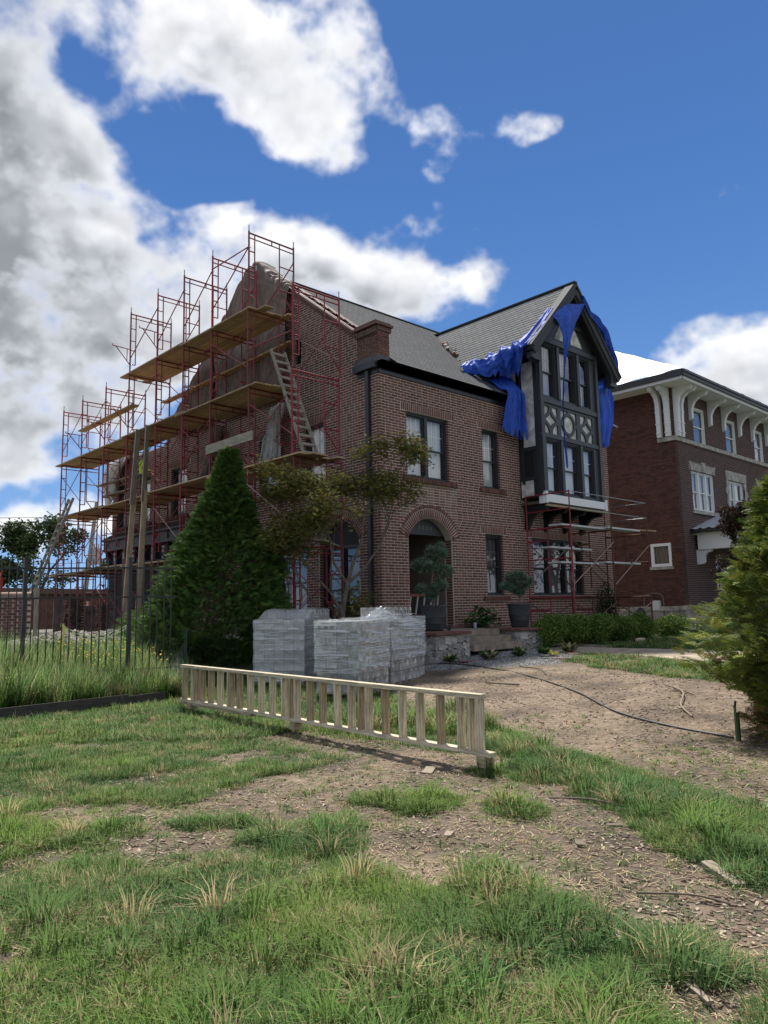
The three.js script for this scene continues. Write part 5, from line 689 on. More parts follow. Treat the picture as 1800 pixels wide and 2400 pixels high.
function broadTree(name, label, base, H, R, n, cols, ls, depth = 4, leafG, group) {
  const o = thing(name, label, 'tree', base, 0, group), L = [], tips = []; limbs(V(0, 0, 0), V(rr(-0.06, 0.06), 1, rr(-0.06, 0.06)).normalize(), H * 0.3, H * 0.022, depth, L, tips, 0.62, 0.28);
  add('trunk', join(L), mat(0.1, 0.08, 0.065, 0.95), o); const cr = new THREE.Group(); cr.name = 'crown'; o.add(cr); const blobs = tips.filter((t) => t.y > H * 0.22); for (let i = 0; i < 14; i++) blobs.push(V(rr(-0.6, 0.6) * R, rr(0.3, 0.95) * H, rr(-0.6, 0.6) * R));
  scatter(cr, leafG ?? ovalLeaf(ls, 0.6), broad, n, () => { const t = pick(blobs); return ball(t, R * 0.26, R * 0.2, R * 0.26, 0.5); }, cols, 0.7, 1.4, 1.2); return o;
}
const grn = [[0.06, 0.1, 0.035], [0.08, 0.12, 0.04], [0.05, 0.08, 0.03], [0.1, 0.14, 0.05]];
broadTree('shade_tree', 'tall loose dark green tree beyond the garden wall', [2.9, 0.4, -33.5], 7.4, 2.6, 7000, grn, 0.2);
broadTree('shade_tree', 'low dense tree beyond the garden wall by the far ladder', [0.4, 0.4, -35.5], 4.6, 3.2, 6000, grn, 0.2);
broadTree('shade_tree', 'small tree seen under the scaffold beside the leaning pole', [7.2, 0.4, -32], 5.0, 1.6, 3000, grn, 0.18);
broadTree('shade_tree', 'spreading tree at the far corner of the yard', [-4, 0.4, -38], 4.6, 3.6, 5000, grn, 0.22);
broadTree('purple_maple', 'slender dark red leaved maple in front of the white porch', [11.05, 0.4, 4.1], 4.6, 0.95, 2200, [[0.06, 0.032, 0.03], [0.075, 0.045, 0.03], [0.045, 0.03, 0.028], [0.06, 0.055, 0.03]], 0.08, 4, lobedLeaf(0.1));
for (const [x, z, h, r, l] of [[19, 13.5, 8.5, 3.2, 'nearer the walk'], [25, 18, 10, 3.8, 'second from the walk'], [32, 24, 10, 4, 'third from the walk'], [24, 27, 11, 4, 'across the street'], [38, 20, 9, 3.6, 'farthest along the street']]) broadTree('street_tree', 'leafy street tree opposite the houses, ' + l, [x, 0.3, z], h, r, 2600, grn, 0.3);
// ---------- entrance steps ----------
{
  const P = thing('entrance_steps', 'concrete entrance steps with brick edged stone piers', 'steps'), conc = mat(0.33, 0.27, 0.21, 0.92, { map: tMottM, bumpMap: tGritM, bumpScale: 0.004 });
  add('landing', box(4.3, 0.7, 1.25, 1.55, 0.585, 0.64), conc, P);
  for (let i = 0; i < 3; i++) add('step', box(1.88, 0.15, 0.42, 1.58, 0.86 - i * 0.15 - (i ? 0.004 * i : 0), 1.47 + i * 0.36), conc, P);
  const st = [mat(0.42, 0.40, 0.37, 0.95, { map: tMottM, bumpMap: tGritM, bumpScale: 0.01 }), mat(0.5, 0.48, 0.45, 0.95, { map: tMottM }), mat(0.30, 0.27, 0.25, 0.95, { map: tMottM })];
  const stoneG = [0, 1, 2].map((k) => { const g = new THREE.BoxGeometry(1, 1, 1, 2, 2, 2), p = g.attributes.position; for (let i = 0; i < p.count; i++) { const x = p.getX(i), y = p.getY(i), z = p.getZ(i), n = 0.86 + 0.5 * NO.noise(x * 3 + k * 7, y * 3, z * 3); p.setXYZ(i, x * n, y * n, z * n); } g.computeVertexNormals(); return g; });
  const copB = [mat(0.25, 0.115, 0.09, 0.9, brickOpt), mat(0.21, 0.1, 0.082, 0.9, brickOpt)];
  for (const [x0, x1, z0, z1] of [[-0.55, 0.62, 1.2, 2.3], [2.54, 3.75, 1.2, 2.3]]) {
    const c = add('pier', box(x1 - x0 - 0.12, 0.72, z1 - z0 - 0.1, (x0 + x1) / 2, 0.5, (z0 + z1) / 2), mat(0.42, 0.39, 0.35, 0.95), P);
    for (const [a, b, fx] of [[x0, x1, 0], [z0, z1, 1]]) for (let y = 0.2; y < 0.82; y += 0.14) for (let u = a + rr(0, 0.1); u < b - 0.05; ) { const w = Math.min(rr(0.14, 0.34), b - u), m = add('stone', stoneG[Math.floor(rnd() * 3)], pick(st), c), g = m.position; m.scale.set(fx ? 0.1 : w * 1.12, 0.155 * rr(0.85, 1.15), fx ? w * 1.12 : 0.1); g.set(fx ? x0 + 0.05 : u + w / 2, y, fx ? u + w / 2 : z1 - 0.05); m.rotation.z = fx ? 0 : rr(-0.2, 0.2); u += w; }
    for (let u = x0; u < x1 - 0.03; u += 0.075) { const m = add('coping_brick', unitBrick, pick(copB), c); m.position.set(u + 0.035, 0.912, z1 - 0.08); m.scale.set(0.066, 0.066, 0.24); }
    for (let u = z0; u < z1 - 0.2; u += 0.075) { for (const x of [x0 + 0.08, x1 - 0.08]) { const m = add('coping_brick', unitBrick, pick(copB), c); m.position.set(x, 0.912, u + 0.035); m.scale.set(0.24, 0.066, 0.066); } }
    add('pier_top', box(x1 - x0 - 0.3, 0.04, z1 - z0 - 0.3, (x0 + x1) / 2, 0.925, (z0 + z1) / 2 - 0.02), copB[0], c);
  }
  for (let u = 2.0; u < 3.7; u += 0.075) { const m = add('edge_brick', unitBrick, pick(copB), P); m.position.set(u, 0.96, 0.3); m.scale.set(0.066, 0.066, 0.24); }
}
{ // clutter in and by the doorway
  const fr = mat(0.16, 0.045, 0.03, 0.6), al = mat(0.6, 0.6, 0.6, 0.4, { metalness: 0.5 });
  const l = thing('step_ladder', 'rust red fibreglass ladder with metal rungs lying across the doorway', 'ladder', [1.75, 1.2, -0.45]); add('rail', bar([-0.75, 0.62, 0], [0.75, 0.66, 0], 0.05, 0.07), fr, l); add('rail', bar([-0.78, 0.06, 0.1], [0.75, 0.1, 0.1], 0.05, 0.07), fr, l); for (let i = 0; i < 6; i++) add('rung', bar([-0.75 + i * 0.27, 0.08, 0.08], [-0.55 + i * 0.27, 0.62, 0.0], 0.03, 0.045), al, l);
  tag(add('timber_stack', box(1.4, 0.2, 0.3, 1.7, 1.06, -0.35), plankM[2]), 'short stack of brown timber under the red ladder in the doorway', 'timber');
  const ins = tag(add('insulation_board', box(0.72, 1.0, 0.06, 1.35, 1.46, -2.3, 0, -0.04), mat(0.16, 0.13, 0.2, 0.7)), 'purple foam board leaning inside the doorway', 'board');
  add('printed_mark', join([box(0.12, 0.16, 0.004, 1.5, 1.72, -2.27), ...[0, 1, 2, 3, 4].map((i) => box(0.05, 0.09, 0.004, 1.28, 1.35 + i * 0.11, -2.265))]), mat(0.02, 0.02, 0.03, 0.8), ins);
  tag(add('plywood_sheet', box(0.5, 1.05, 0.03, 2.15, 1.48, -2.32, 0, -0.04), plankM[1]), 'brown plywood sheet leaning inside the doorway', 'plywood');
  tag(add('black_box', box(0.55, 0.16, 0.3, 1.35, 1.03, 0.5), darkFlat), 'low black box on the landing beside the pot', 'box');
  tag(add('black_tray', box(0.5, 0.14, 0.3, -0.15, 1.03, 0.7), darkFlat), 'flat black tray behind the potted juniper by the blocks', 'tray');
  const roll = add('rolled_mat', new THREE.CylinderGeometry(0.055, 0.055, 0.22, 16).rotateZ(Math.PI / 2).rotateY(0.75), darkFlat); roll.position.set(0.65, 1.005, 1.62); tag(roll, 'small black roll lying at the foot of the pot', 'roll');
  const cup = tag(add('cup', new THREE.LatheGeometry([[0, 0], [0.035, 0], [0.045, 0.15], [0.041, 0.15], [0.032, 0.01], [0, 0.01]].map(([a, b]) => new THREE.Vector2(a, b)), 20), mat(0.42, 0.36, 0.5, 0.5)), 'small lilac cup standing on the landing', 'cup'); cup.position.set(2.35, 0.938, 1.0);
  const bag = tag(add('trash_bag', (() => { const g = new THREE.IcosahedronGeometry(0.2, 4), p = g.attributes.position; for (let i = 0; i < p.count; i++) { const n = 1 + 0.5 * fbm(p.getX(i) * 9, p.getY(i) * 9, p.getZ(i) * 9, 3); p.setXYZ(i, p.getX(i) * n * 1.2, p.getY(i) * n * 0.7, p.getZ(i) * n); } g.computeVertexNormals(); return g; })(), mat(0.3, 0.33, 0.42, 0.4)), 'crumpled grey and blue bag on the ground by the doorway', 'bag'); bag.position.set(-0.35, 1.03, 1.25); bag.scale.setScalar(0.9);
  const light = thing('ceiling_lamp', 'small white lamp hanging inside the dark doorway', 'lamp', [1.85, 2.95, -1.9]); add('globe', new THREE.SphereGeometry(0.025, 12, 8), mat(0.9, 0.9, 0.85, 0.5), light); add('stem', rod([0, 0, 0], [0, 0.98, 0], 0.006), darkFlat, light);
}
// ---------- concrete blocks on pallets ----------
{
  const tB = tex(256, (u, v) => 0.78 + 0.55 * tn(u, v, 10, 5, 4)), cm = [[0.52, 0.515, 0.495], [0.6, 0.59, 0.56], [0.42, 0.42, 0.405]].map((c) => mat(...c, 0.96, { map: tB, bumpMap: tGrit, bumpScale: 0.006 }));
  const solid = slab(rect(-0.193, 0.193, -0.0935, 0.0935), -0.093, 0.093, [], 0.008), hole = (x) => { const o = []; for (let i = 0; i < 14; i++) { const t = i / 14 * 6.283; o.push([x + Math.sign(Math.cos(t)) * 0.018 + 0.028 * Math.cos(t), 0.034 * Math.sin(t)]); } return o; };
  const cored = join([slab(rect(-0.193, 0.193, -0.093, 0.093), -0.093, 0.093, [hole(-0.12), hole(0), hole(0.12)]), box(0.38, 0.18, 0.02, 0, 0, 0)]);
  const film = new THREE.MeshPhysicalMaterial({ color: C(0.92, 0.94, 0.96), roughness: 0.1, transmission: 0.83, thickness: 0, side: THREE.DoubleSide });
  const foldM = new THREE.MeshPhysicalMaterial({ color: C(0.85, 0.87, 0.9), roughness: 0.3, transmission: 0.45, thickness: 0, side: THREE.DoubleSide });
  // o: near corner; a: turn; the long side runs along u, the short along v (both back from the corner)
  function pile(o, a, nu, nv, rows, label, group, opt = {}) {
    const u = V(Math.cos(a), 0, -Math.sin(a)), v = V(-Math.sin(a), 0, -Math.cos(a)), y0 = o[1] + 0.115;
    for (let k = 0; k < rows + (opt.rear ? 1 : 0); k++) {
      const long = opt.fix ?? (k + (opt.odd ?? 0)) % 2; const lu = long ? 0.4 : 0.2, lv = long ? 0.2 : 0.4;
      for (let i = 0; i < Math.round(nu / lu); i++) for (let j = 0; j < Math.round(nv / lv); j++) {
        if (k === rows && i * lu < 0.75) continue; if (!(i === 0 || j === 0 || k >= rows - 1)) continue; if (opt.skip && opt.skip(i * lu, j * lv, k)) continue;
        const p = V(o[0], y0 + k * 0.193 + 0.096, o[2]).addScaledVector(u, (i + 0.5) * lu + rr(-0.004, 0.004)).addScaledVector(v, (j + 0.5) * lv + rr(-0.004, 0.004));
        const cr = rnd() < (opt.cored ?? 0.15), m = add('concrete_block', cr ? cored : solid, pick(cm)); m.position.copy(p);
        m.rotation.y = long ? a : a + Math.PI / 2; if (!cr && rnd() < 0.5) m.rotation.y += Math.PI; m.rotation.y += rr(-0.008, 0.008); tag(m, label, 'concrete block', group);
      }
    }
    const pl = thing('pallet', 'wooden pallet under the ' + opt.nm + ' stack of concrete blocks', 'pallet', o, a), wm = mat(0.4, 0.35, 0.27, 0.92, { map: tWoodM });
    for (let i = 0; i < 3; i++) { add('runner', box(nu, 0.08, 0.07, nu / 2, 0.05, -0.05 - i * (nv - 0.1) / 2), wm, pl); } for (let i = 0; i < 6; i++) { add('deck_board', box(0.12, 0.022, nv, 0.07 + i * (nu - 0.14) / 5, 0.102, -nv / 2), wm, pl); }
    // stretch film: wrapped round the sides with tight horizontal rucks, and pulled over the top
    if (opt.film === 0) return;
    const H = rows * 0.193 + 0.012, e = 0.018, ring = [[-e, -e], [nu + e, -e], [nu + e, nv + e], [-e, nv + e], [-e, -e]], per = [0, nu, nu + nv, 2 * nu + nv, 2 * nu + 2 * nv], tot = per[4];
    const g = sheet((s, t) => { const d = s * tot; let q = 0; while (q < 3 && d > per[q + 1]) q++; const f = (d - per[q]) / (per[q + 1] - per[q]), A = ring[q], B = ring[q + 1], du = lerp(A[0], B[0], f), dv = lerp(A[1], B[1], f), w = 0.012 * fbm(s * 14, t * 60, opt.odd ?? 0, 3) + 0.022 * fbm(s * 9 + t * 3, t * 7, 4, 2), cu = du < nu / 2 ? -1 : 1, cv = dv < nv / 2 ? -1 : 1; const y = y0 + lerp(opt.f0 ?? 0, H, t) + (t > 0.99 ? 0.03 * fbm(s * 30, 1, 2, 2) : 0); const p = V(o[0], y, o[2]).addScaledVector(u, du + (q % 2 ? cu * w : 0)).addScaledVector(v, dv + (q % 2 ? 0 : cv * w)); return [p.x, p.y, p.z]; }, 260, 60);
    const fm = opt.fm ?? film, parts = [g]; if (opt.top !== 0) parts.push(sheet((s, t) => { const p = V(o[0], y0 + H + 0.012 + 0.02 * fbm(s * 9, t * 9, 3, 3) - 0.015 * (s < 0.03 || t < 0.03 ? 1 : 0), o[2]).addScaledVector(u, s * nu).addScaledVector(v, t * nv); if (opt.rear) p.y += 0.2 * ss(0.1, 0.8, s * nu) * (0.9 + 0.1 * Math.sin(t * 9)); return [p.x, p.y, p.z]; }, 40, 30));
    const wrap = tag(add('stretch_wrap', join(parts), fm), 'clear stretch wrap around the ' + opt.nm + ' stack of concrete blocks', 'plastic wrap');
    const rb = []; for (let i = 0; i < (opt.ribs ?? 70); i++) { const side = rnd() < 0.5, L = side ? nu : nv, a0 = rr(0, 0.8) * L, a1 = Math.min(L, a0 + rr(0.25, 1) * L), h0 = rr(opt.f0 ?? 0, H), h1 = clamp(h0 + rr(-0.03, 0.03) * (rnd() < 0.12 ? 5 : 1), 0, H), q = (d, h) => V(o[0], y0 + h, o[2]).addScaledVector(u, side ? d : -0.035).addScaledVector(v, side ? -0.035 : d); rb.push(bar(q(a0, h0), q(a1, h1), 0.002, rr(0.002, 0.009))); }
    for (let i = 0; i < 26; i++) { const h = (i % 6) * 0.2 + 0.2 + rr(-0.02, 0.02); if (h < (opt.f0 ?? 0)) continue; const side = i % 2, L = side ? nu : nv, a0 = rr(0, 0.7) * L, q = (d) => V(o[0], y0 + h, o[2]).addScaledVector(u, side ? d : -0.036).addScaledVector(v, side ? -0.036 : d); rb.push(bar(q(a0), q(Math.min(L, a0 + rr(0.1, 0.4))), 0.002, rr(0.006, 0.02))); }
    add('film_folds', join(rb), foldM, wrap);
  }
  const milky = new THREE.MeshPhysicalMaterial({ color: C(0.9, 0.92, 0.94), roughness: 0.12, transmission: 0.75, thickness: 0, side: THREE.DoubleSide });
  pile([-4.03, 0.04, 2.12], 0.64, 2.0, 1.0, 6, 'grey concrete block in the wrapped stack next to the tall arborvitae', 'blocks next to the arborvitae', { nm: 'arborvitae side', fm: milky, cored: 0.02, fix: 1, rear: 1 });
  pile([-4.68, 0.03, 4.45], 0.39, 1.2, 0.8, 6, 'grey concrete block in the wrapped stack nearest the lying ladder', 'blocks nearest the lying ladder', { nm: 'ladder side', odd: 1, f0: 0.32, cored: 0.25 });
  pile([-3.47, 0.06, 3.96], 0.39, 1.6, 1.0, 6, 'grey concrete block in the wrapped stack nearest the entrance steps', 'blocks nearest the entrance steps', { nm: 'entrance side', cored: 0.15, f0: 0.4, top: 0, skip: (a, b, k) => k === 5 && b < 0.35 });
  // loose blocks on top
  for (const [x, y, z, a] of [[-3.3, 1.43, 3.2, 0.39], [-2.92, 1.43, 3.04, 0.39], [-2.5, 1.43, 2.87, 0.36], [-2.95, 1.43, 3.5, 0.39], [-2.55, 1.43, 3.34, 0.42]]) { const m = add('concrete_block', cored, cm[1]); m.position.set(x, y, z); m.rotation.y = a; tag(m, 'loose cored concrete block lying unwrapped on top of the stacks', 'concrete block', 'loose blocks on top of the stacks'); }
  drape('stretch_wrap', 'torn film trailing from the stacks over the loose blocks', [[[-4.6, 1.36, 4.4], [-3.9, 1.42, 3.9], [-3.2, 1.5, 3.3]], [[-3.6, 1.3, 4.0], [-3.2, 1.4, 3.7], [-2.8, 1.5, 3.2]], [[-2.6, 1.2, 3.62], [-2.4, 1.25, 3.4], [-2.2, 1.35, 3.1]], [[-2.05, 1.15, 3.4], [-1.95, 1.15, 3.3], [-1.9, 1.2, 3.1]]], film, 0.06, 50, 40, 10, 8, 0.2).userData.category = 'plastic wrap';
}
// ---------- long site ladder lying on its edge ----------
{
  const lw = mat(0.66, 0.575, 0.41, 0.85, { map: tWoodM, bumpMap: tWoodM, bumpScale: 0.002 }), ld = mat(0.44, 0.35, 0.22, 0.88, { map: tWoodM, bumpMap: tWoodM, bumpScale: 0.002 });
  const o = thing('wooden_ladder', 'long pale wooden ladder lying on its edge across the grass', 'ladder', [-7.27, 0.0, 9.2]), d = V(0.3, 0, -6.25), L = d.length(); d.normalize(); o.rotation.y = Math.atan2(-d.z, d.x) - 0; // local x runs along the ladder
  const yb = 0.165, yt = 0.675;
  add('rail', box(L + 0.12, 0.04, 0.09, L / 2 - 0.02, yb, 0), lw, o); add('rail', box(L + 0.04, 0.04, 0.095, L / 2 + 0.04, yt, 0), lw, o);
  add('rail_splice', box(2.2, 0.036, 0.088, L - 1.0, yb - 0.04, 0), ld, o);
  const xs = []; for (let i = 0; i < 22; i++) xs.push(0.3 + i * 0.281); for (const x of [0.16, 0.05, 1.82, 3.2, 4.75, 5.8]) xs.push(x);
  for (const x of xs) { const h = yt - yb - 0.04; add('rung', box(0.038, h, 0.086, x + rr(-0.012, 0.012), (yt + yb) / 2, rr(-0.006, 0.006), 0, 0, rr(-0.012, 0.012)), rnd() < 0.6 ? ld : lw, o); }
  for (const x of [L - 0.3, 0.02, L / 2]) add('prop', box(0.1, 0.1, 0.12, x, yb - 0.07, 0), ld, o);
}
// ---------- fence, wire, edging ----------
{
  const bl = mat(0.012, 0.013, 0.014, 0.45), F = thing('metal_fence', 'black metal picket fence behind the tall weeds', 'fence'), P = [[-11.2, -1.3], [-8.36, -0.28], [-6.82, 0.58], [-5.95, 0.75]];
  P.forEach(([x, z], i) => { if (i < 3) add('post', join([box(0.062, 2.35, 0.062, x, 1.33, z), box(0.075, 0.02, 0.075, x, 2.51, z)]), bl, F); });
  for (let i = 0; i < 3; i++) { const a = P[i], b = P[i + 1], n = Math.round(Math.hypot(a[0] - b[0], a[1] - b[1]) / 0.125); for (const y of [2.33, 1.8, 0.5]) add('rail', bar([a[0], y, a[1]], [b[0], y, b[1]], 0.022, 0.03), bl, F); for (let k = 1; k < n; k++) add('picket', box(0.016, 2.1, 0.016, lerp(a[0], b[0], k / n), 1.44, lerp(a[1], b[1], k / n)), bl, F); }
  const E = tag(add('edging_board', join([bar([-11, 0.09, 2.0], [-7.35, 0.11, 1.8], 0.03, 0.17), bar([-7.5, 0.1, 1.84], [-6.6, 0.1, 1.6], 0.03, 0.13)]), mat(0.055, 0.05, 0.045, 0.9, { map: tWoodM })), 'dark weathered board edging the weed bed', 'edging');
  const s = thing('fence_stake', 'dark green metal stake at the end of the lying ladder', 'stake', [-6.55, 0, 2.2]); add('stake_bar', join([box(0.035, 1.25, 0.012, 0, 0.6, 0), box(0.012, 1.25, 0.03, 0, 0.6, 0.015)]), mat(0.012, 0.045, 0.028, 0.6), s); add('stake_hooks', join([0.3, 0.6, 0.9, 1.1].map((y) => box(0.02, 0.02, 0.04, 0, y, -0.02))), mat(0.012, 0.045, 0.028, 0.6), s);
  const w = []; const q = (u, v) => [lerp(-6.55, -5.9, u) , 0.1 + v * 0.85 - 0.25 * u * v + 0.05 * Math.sin(u * 9 + v * 7), lerp(2.2, 0.4, u) + 0.1 * Math.sin(v * 6)];
  for (let i = 0; i < 16; i++) for (let j = 0; j < 9; j++) { const a = [i / 16, j / 9], h = j % 2 ? 0.5 / 16 : 0; w.push(rod(q(a[0] + h, a[1]), q(a[0] + h + (j % 2 ? -0.5 : 0.5) / 16, a[1] + 1 / 9), 0.0022, 0.0022, 4), rod(q(a[0] + h, a[1]), q(a[0] + h + (j % 2 ? 0.5 : -0.5) / 16, a[1] + 1 / 9), 0.0022, 0.0022, 4)); }
  tag(add('wire_netting', join(w), mat(0.06, 0.075, 0.065, 0.5)), 'sagging wire netting tied to the green stake', 'netting');
  const tp = curveGrid([[[-7.64, 1.35, -0.5], [-7.26, 1.14, -0.6], [-6.94, 1.11, -0.4], [-6.81, 1.31, 0.55]], [[-7.64, 1.28, -0.5], [-7.26, 1.07, -0.58], [-6.94, 1.04, -0.37], [-6.81, 1.24, 0.55]]]); const cv = document.createElement('canvas'); cv.width = 256; cv.height = 16; const c2 = cv.getContext('2d'); c2.fillStyle = '#d8d7a8'; c2.fillRect(0, 0, 256, 16); c2.fillStyle = '#3a3a30'; for (let i = 0; i < 8; i++) c2.fillRect(i * 32 + 4, 5, 18, 6); const ct = new THREE.CanvasTexture(cv); ct.colorSpace = THREE.SRGBColorSpace;
  tag(add('caution_tape', sheet((s, t) => { const p = tp(s, t); return [p.x, p.y + 0.01 * Math.sin(s * 40), p.z]; }, 50, 1), new THREE.MeshStandardMaterial({ map: ct, roughness: 0.5, side: THREE.DoubleSide })), 'sagging yellow caution tape tied to the black fence', 'tape');
  tag(add('caution_tape', sheet((s, t) => [-7.64 + 0.05 * t + 0.03 * Math.sin(s * 8), 1.34 - s * 0.7, -0.5 + 0.04 * Math.sin(s * 5)], 20, 1), mat(0.6, 0.58, 0.12, 0.5)), 'loose yellow tape end hanging straight down at the fence', 'tape');
}
// ---------- yard behind the fence ----------
{
  const bw = thing('garden_wall', 'low curved brick garden wall with rounded stone cap', 'wall', [0, 0, 0]), core = [], A = [], AC = [], C0 = [-7.6, -10.2], R = 2.9;
  const wallAt = (t) => [lerp(-9.2, -5.95, t), lerp(-8.6, -7.45, t) + 0.25 * Math.sin(t * Math.PI) * -1]; const pts = [...Array(13)].map((_, i) => wallAt(i / 12));
  add('wall_core', join(pts.slice(1).map((p, i) => bar([pts[i][0], 1.2, pts[i][1]], [p[0], 1.2, p[1]], 0.2, 1.55))), mortar, bw); add('cap', pipe(pts.map(([x, z]) => [x, 2.0, z]), 0.13, 40, 9), mat(0.36, 0.25, 0.2, 0.9, { map: tMottM }), bw);
  let n = 0; for (let k = 0; k < 20; k++) for (let i = 0; i < 15; i++) { const t = (i + (k % 2) * 0.5) / 15 + 0.02, p = wallAt(t), q = wallAt(t + 0.02), a = Math.atan2(-(q[1] - p[1]), q[0] - p[0]); if (t > 0.99) continue; const m = add('brick', unitBrick, pick(brickMats), bw); m.position.set(p[0] + Math.sin(a) * 0.1, 0.5 + k * 0.075, p[1] + Math.cos(a) * 0.1); m.scale.set(0.205, 0.06, 0.05); m.rotation.y = a; }
  const pl = [mat(0.17, 0.075, 0.07, 0.95, brickOpt), mat(0.13, 0.07, 0.07, 0.95, brickOpt), mat(0.24, 0.12, 0.1, 0.95, brickOpt)];
  for (const [x, z, w, dp, rows, lab, nm] of [[-5.2, -6.9, 0.85, 0.6, 16, 'dry stack of salvaged bricks behind the caution tape', 0], [-4.55, -6.6, 0.5, 0.6, 13, 'smaller dry stack of salvaged bricks next to the scaffold foot', 1]]) {
    const b = thing('brick_stack', lab, 'brick stack', [x, groundY(x, z), z], 0.75); let c = 0; for (let k = 0; k < rows; k++) for (let i = 0; i < Math.round(w / 0.215); i++) for (let j = 0; j < (k === rows - 1 ? 3 : 2); j++) { if (c++ > 150) break; const m = add('brick', unitBrick, pick(pl), b); m.position.set(i * 0.215 - w / 2 + rr(-0.02, 0.02), k * 0.075 + 0.035, dp / 2 - j * 0.11 + rr(-0.02, 0.02)); m.scale.set(0.2, 0.065, 0.098); m.rotation.y = rr(-0.14, 0.14); }
    add('hearting', box(w * 0.9, rows * 0.075 - 0.05, dp * 0.6, 0, rows * 0.0375, 0), pl[1], b);
  }
  const post = tag(add('timber_post', box(0.09, 1.6, 0.09, 0, 0, 0), greyWood), 'grey square timber post at the end of the garden wall', 'post'); post.position.set(-6.0, 1.4, -6.9);
  const can = thing('fuel_can', 'red plastic can standing on the garden wall cap', 'can', [-6.75, 2.13, -7.66], 0.4); add('can_body', slab([[-0.12, 0], [0.12, 0], [0.12, 0.34], [0.02, 0.46], [-0.12, 0.42]], -0.07, 0.07, [], 0.02), mat(0.5, 0.025, 0.02, 0.45), can); add('spout', rod([0.05, 0.42, 0], [0.14, 0.56, 0], 0.02), mat(0.5, 0.03, 0.02, 0.5), can);
  const nt = thing('safety_fence', 'orange red safety netting standing beyond the scaffold foot', 'fence', [-0.6, 0.8, -17.6], 0.6), nb = []; for (let i = 0; i < 8; i++) nb.push(box(0.7, 0.03, 0.012, 0, 0.15 + i * 0.14, 0)); for (let i = 0; i < 8; i++) nb.push(box(0.03, 1.2, 0.012, -0.35 + i * 0.1, 0.62, 0.008)); add('netting', join(nb), mat(0.5, 0.07, 0.035, 0.6), nt); add('stake_bar', rod([-0.38, 0, 0], [-0.38, 1.4, 0], 0.02), rust, nt);
  // far garage and shed, seen under the decks
  const gr = thing('garage', 'low brick garage with brown trim far behind the scaffold', 'garage', [0.5, 0.5, -29], 0.3); add('wall', box(9, 2.1, 4, 0, 1.05, 0), mat(0.16, 0.075, 0.06, 0.95, brickOpt), gr); add('roof', join([box(9.5, 0.18, 4.5, 0, 2.2, 0), box(9.5, 0.1, 4.4, 0, 2.34, -0.1)]), mat(0.09, 0.06, 0.05, 0.9), gr); add('door', box(2.2, 1.7, 0.06, 1.5, 0.86, 2.02), whitePaint, gr); add('window', box(1.2, 0.5, 0.06, -2, 1.4, 2.02), mat(0.5, 0.5, 0.5, 0.4), gr);
  const pole = thing('utility_pole', 'leaning utility pole with a grey transformer', 'pole', [4.8, 0.4, -31.6]); add('shaft', rod([-0.2, 0, 0], [0.45, 7.9, 0.3], 0.15, 0.11, 10), mat(0.3, 0.27, 0.23, 0.95), pole); add('transformer', join([rod([0.5, 4.1, 0.4], [0.5, 5.1, 0.4], 0.28, 0.28, 14), rod([0.35, 5.1, 0.4], [0.35, 5.35, 0.4], 0.04), rod([0.6, 5.1, 0.4], [0.6, 5.35, 0.4], 0.04)]), mat(0.36, 0.38, 0.39, 0.5), pole); add('crossarm', box(1.8, 0.1, 0.1, 0.35, 7.0, 0.25), mat(0.2, 0.17, 0.14, 0.95), pole);
  for (const [y, dz] of [[7.4, 0], [6.9, 0.3], [4.6, 0.1], [4.2, -0.1]]) tag(add('power_line', pipe([[5.1, y, -31.4 + dz], [-8, y - 0.35, -37 + dz], [-30, y + 0.1, -44 + dz]], 0.018, 30, 5), mat(0.03, 0.03, 0.03, 0.6)), ['highest', 'second highest', 'third', 'lowest'][[7.4, 6.9, 4.6, 4.2].indexOf(y)] + ' dark cable running from the leaning utility pole', 'cable');
  const mb = thing('utility_box', 'white meter box with conduit on the neighbour side wall', 'meter', [16.3, 1.3, -1.15]); add('meter_case', box(0.16, 0.4, 0.3, 0.14, 0.1, 0), mat(0.6, 0.62, 0.63, 0.5), mb); add('conduit', pipe([[0.1, -0.5, -0.5], [0.1, 0.4, -0.5], [0.1, 0.55, -0.35], [0.1, 0.55, 0.2], [0.1, 0.4, 0.3], [0.1, -0.5, 0.3]], 0.025, 40, 7), mat(0.12, 0.12, 0.12, 0.6), mb);
  tag(add('garden_cart', (() => { const g = new THREE.SphereGeometry(0.32, 20, 12, 0, 6.28, 0, 1.8); g.scale(0.8, 1.2, 0.6); return g; })(), mat(0.02, 0.02, 0.022, 0.6)), 'dark rounded cover standing by the neighbour side wall', 'cover').position.set(15.9, 0.95, -1.6);
}
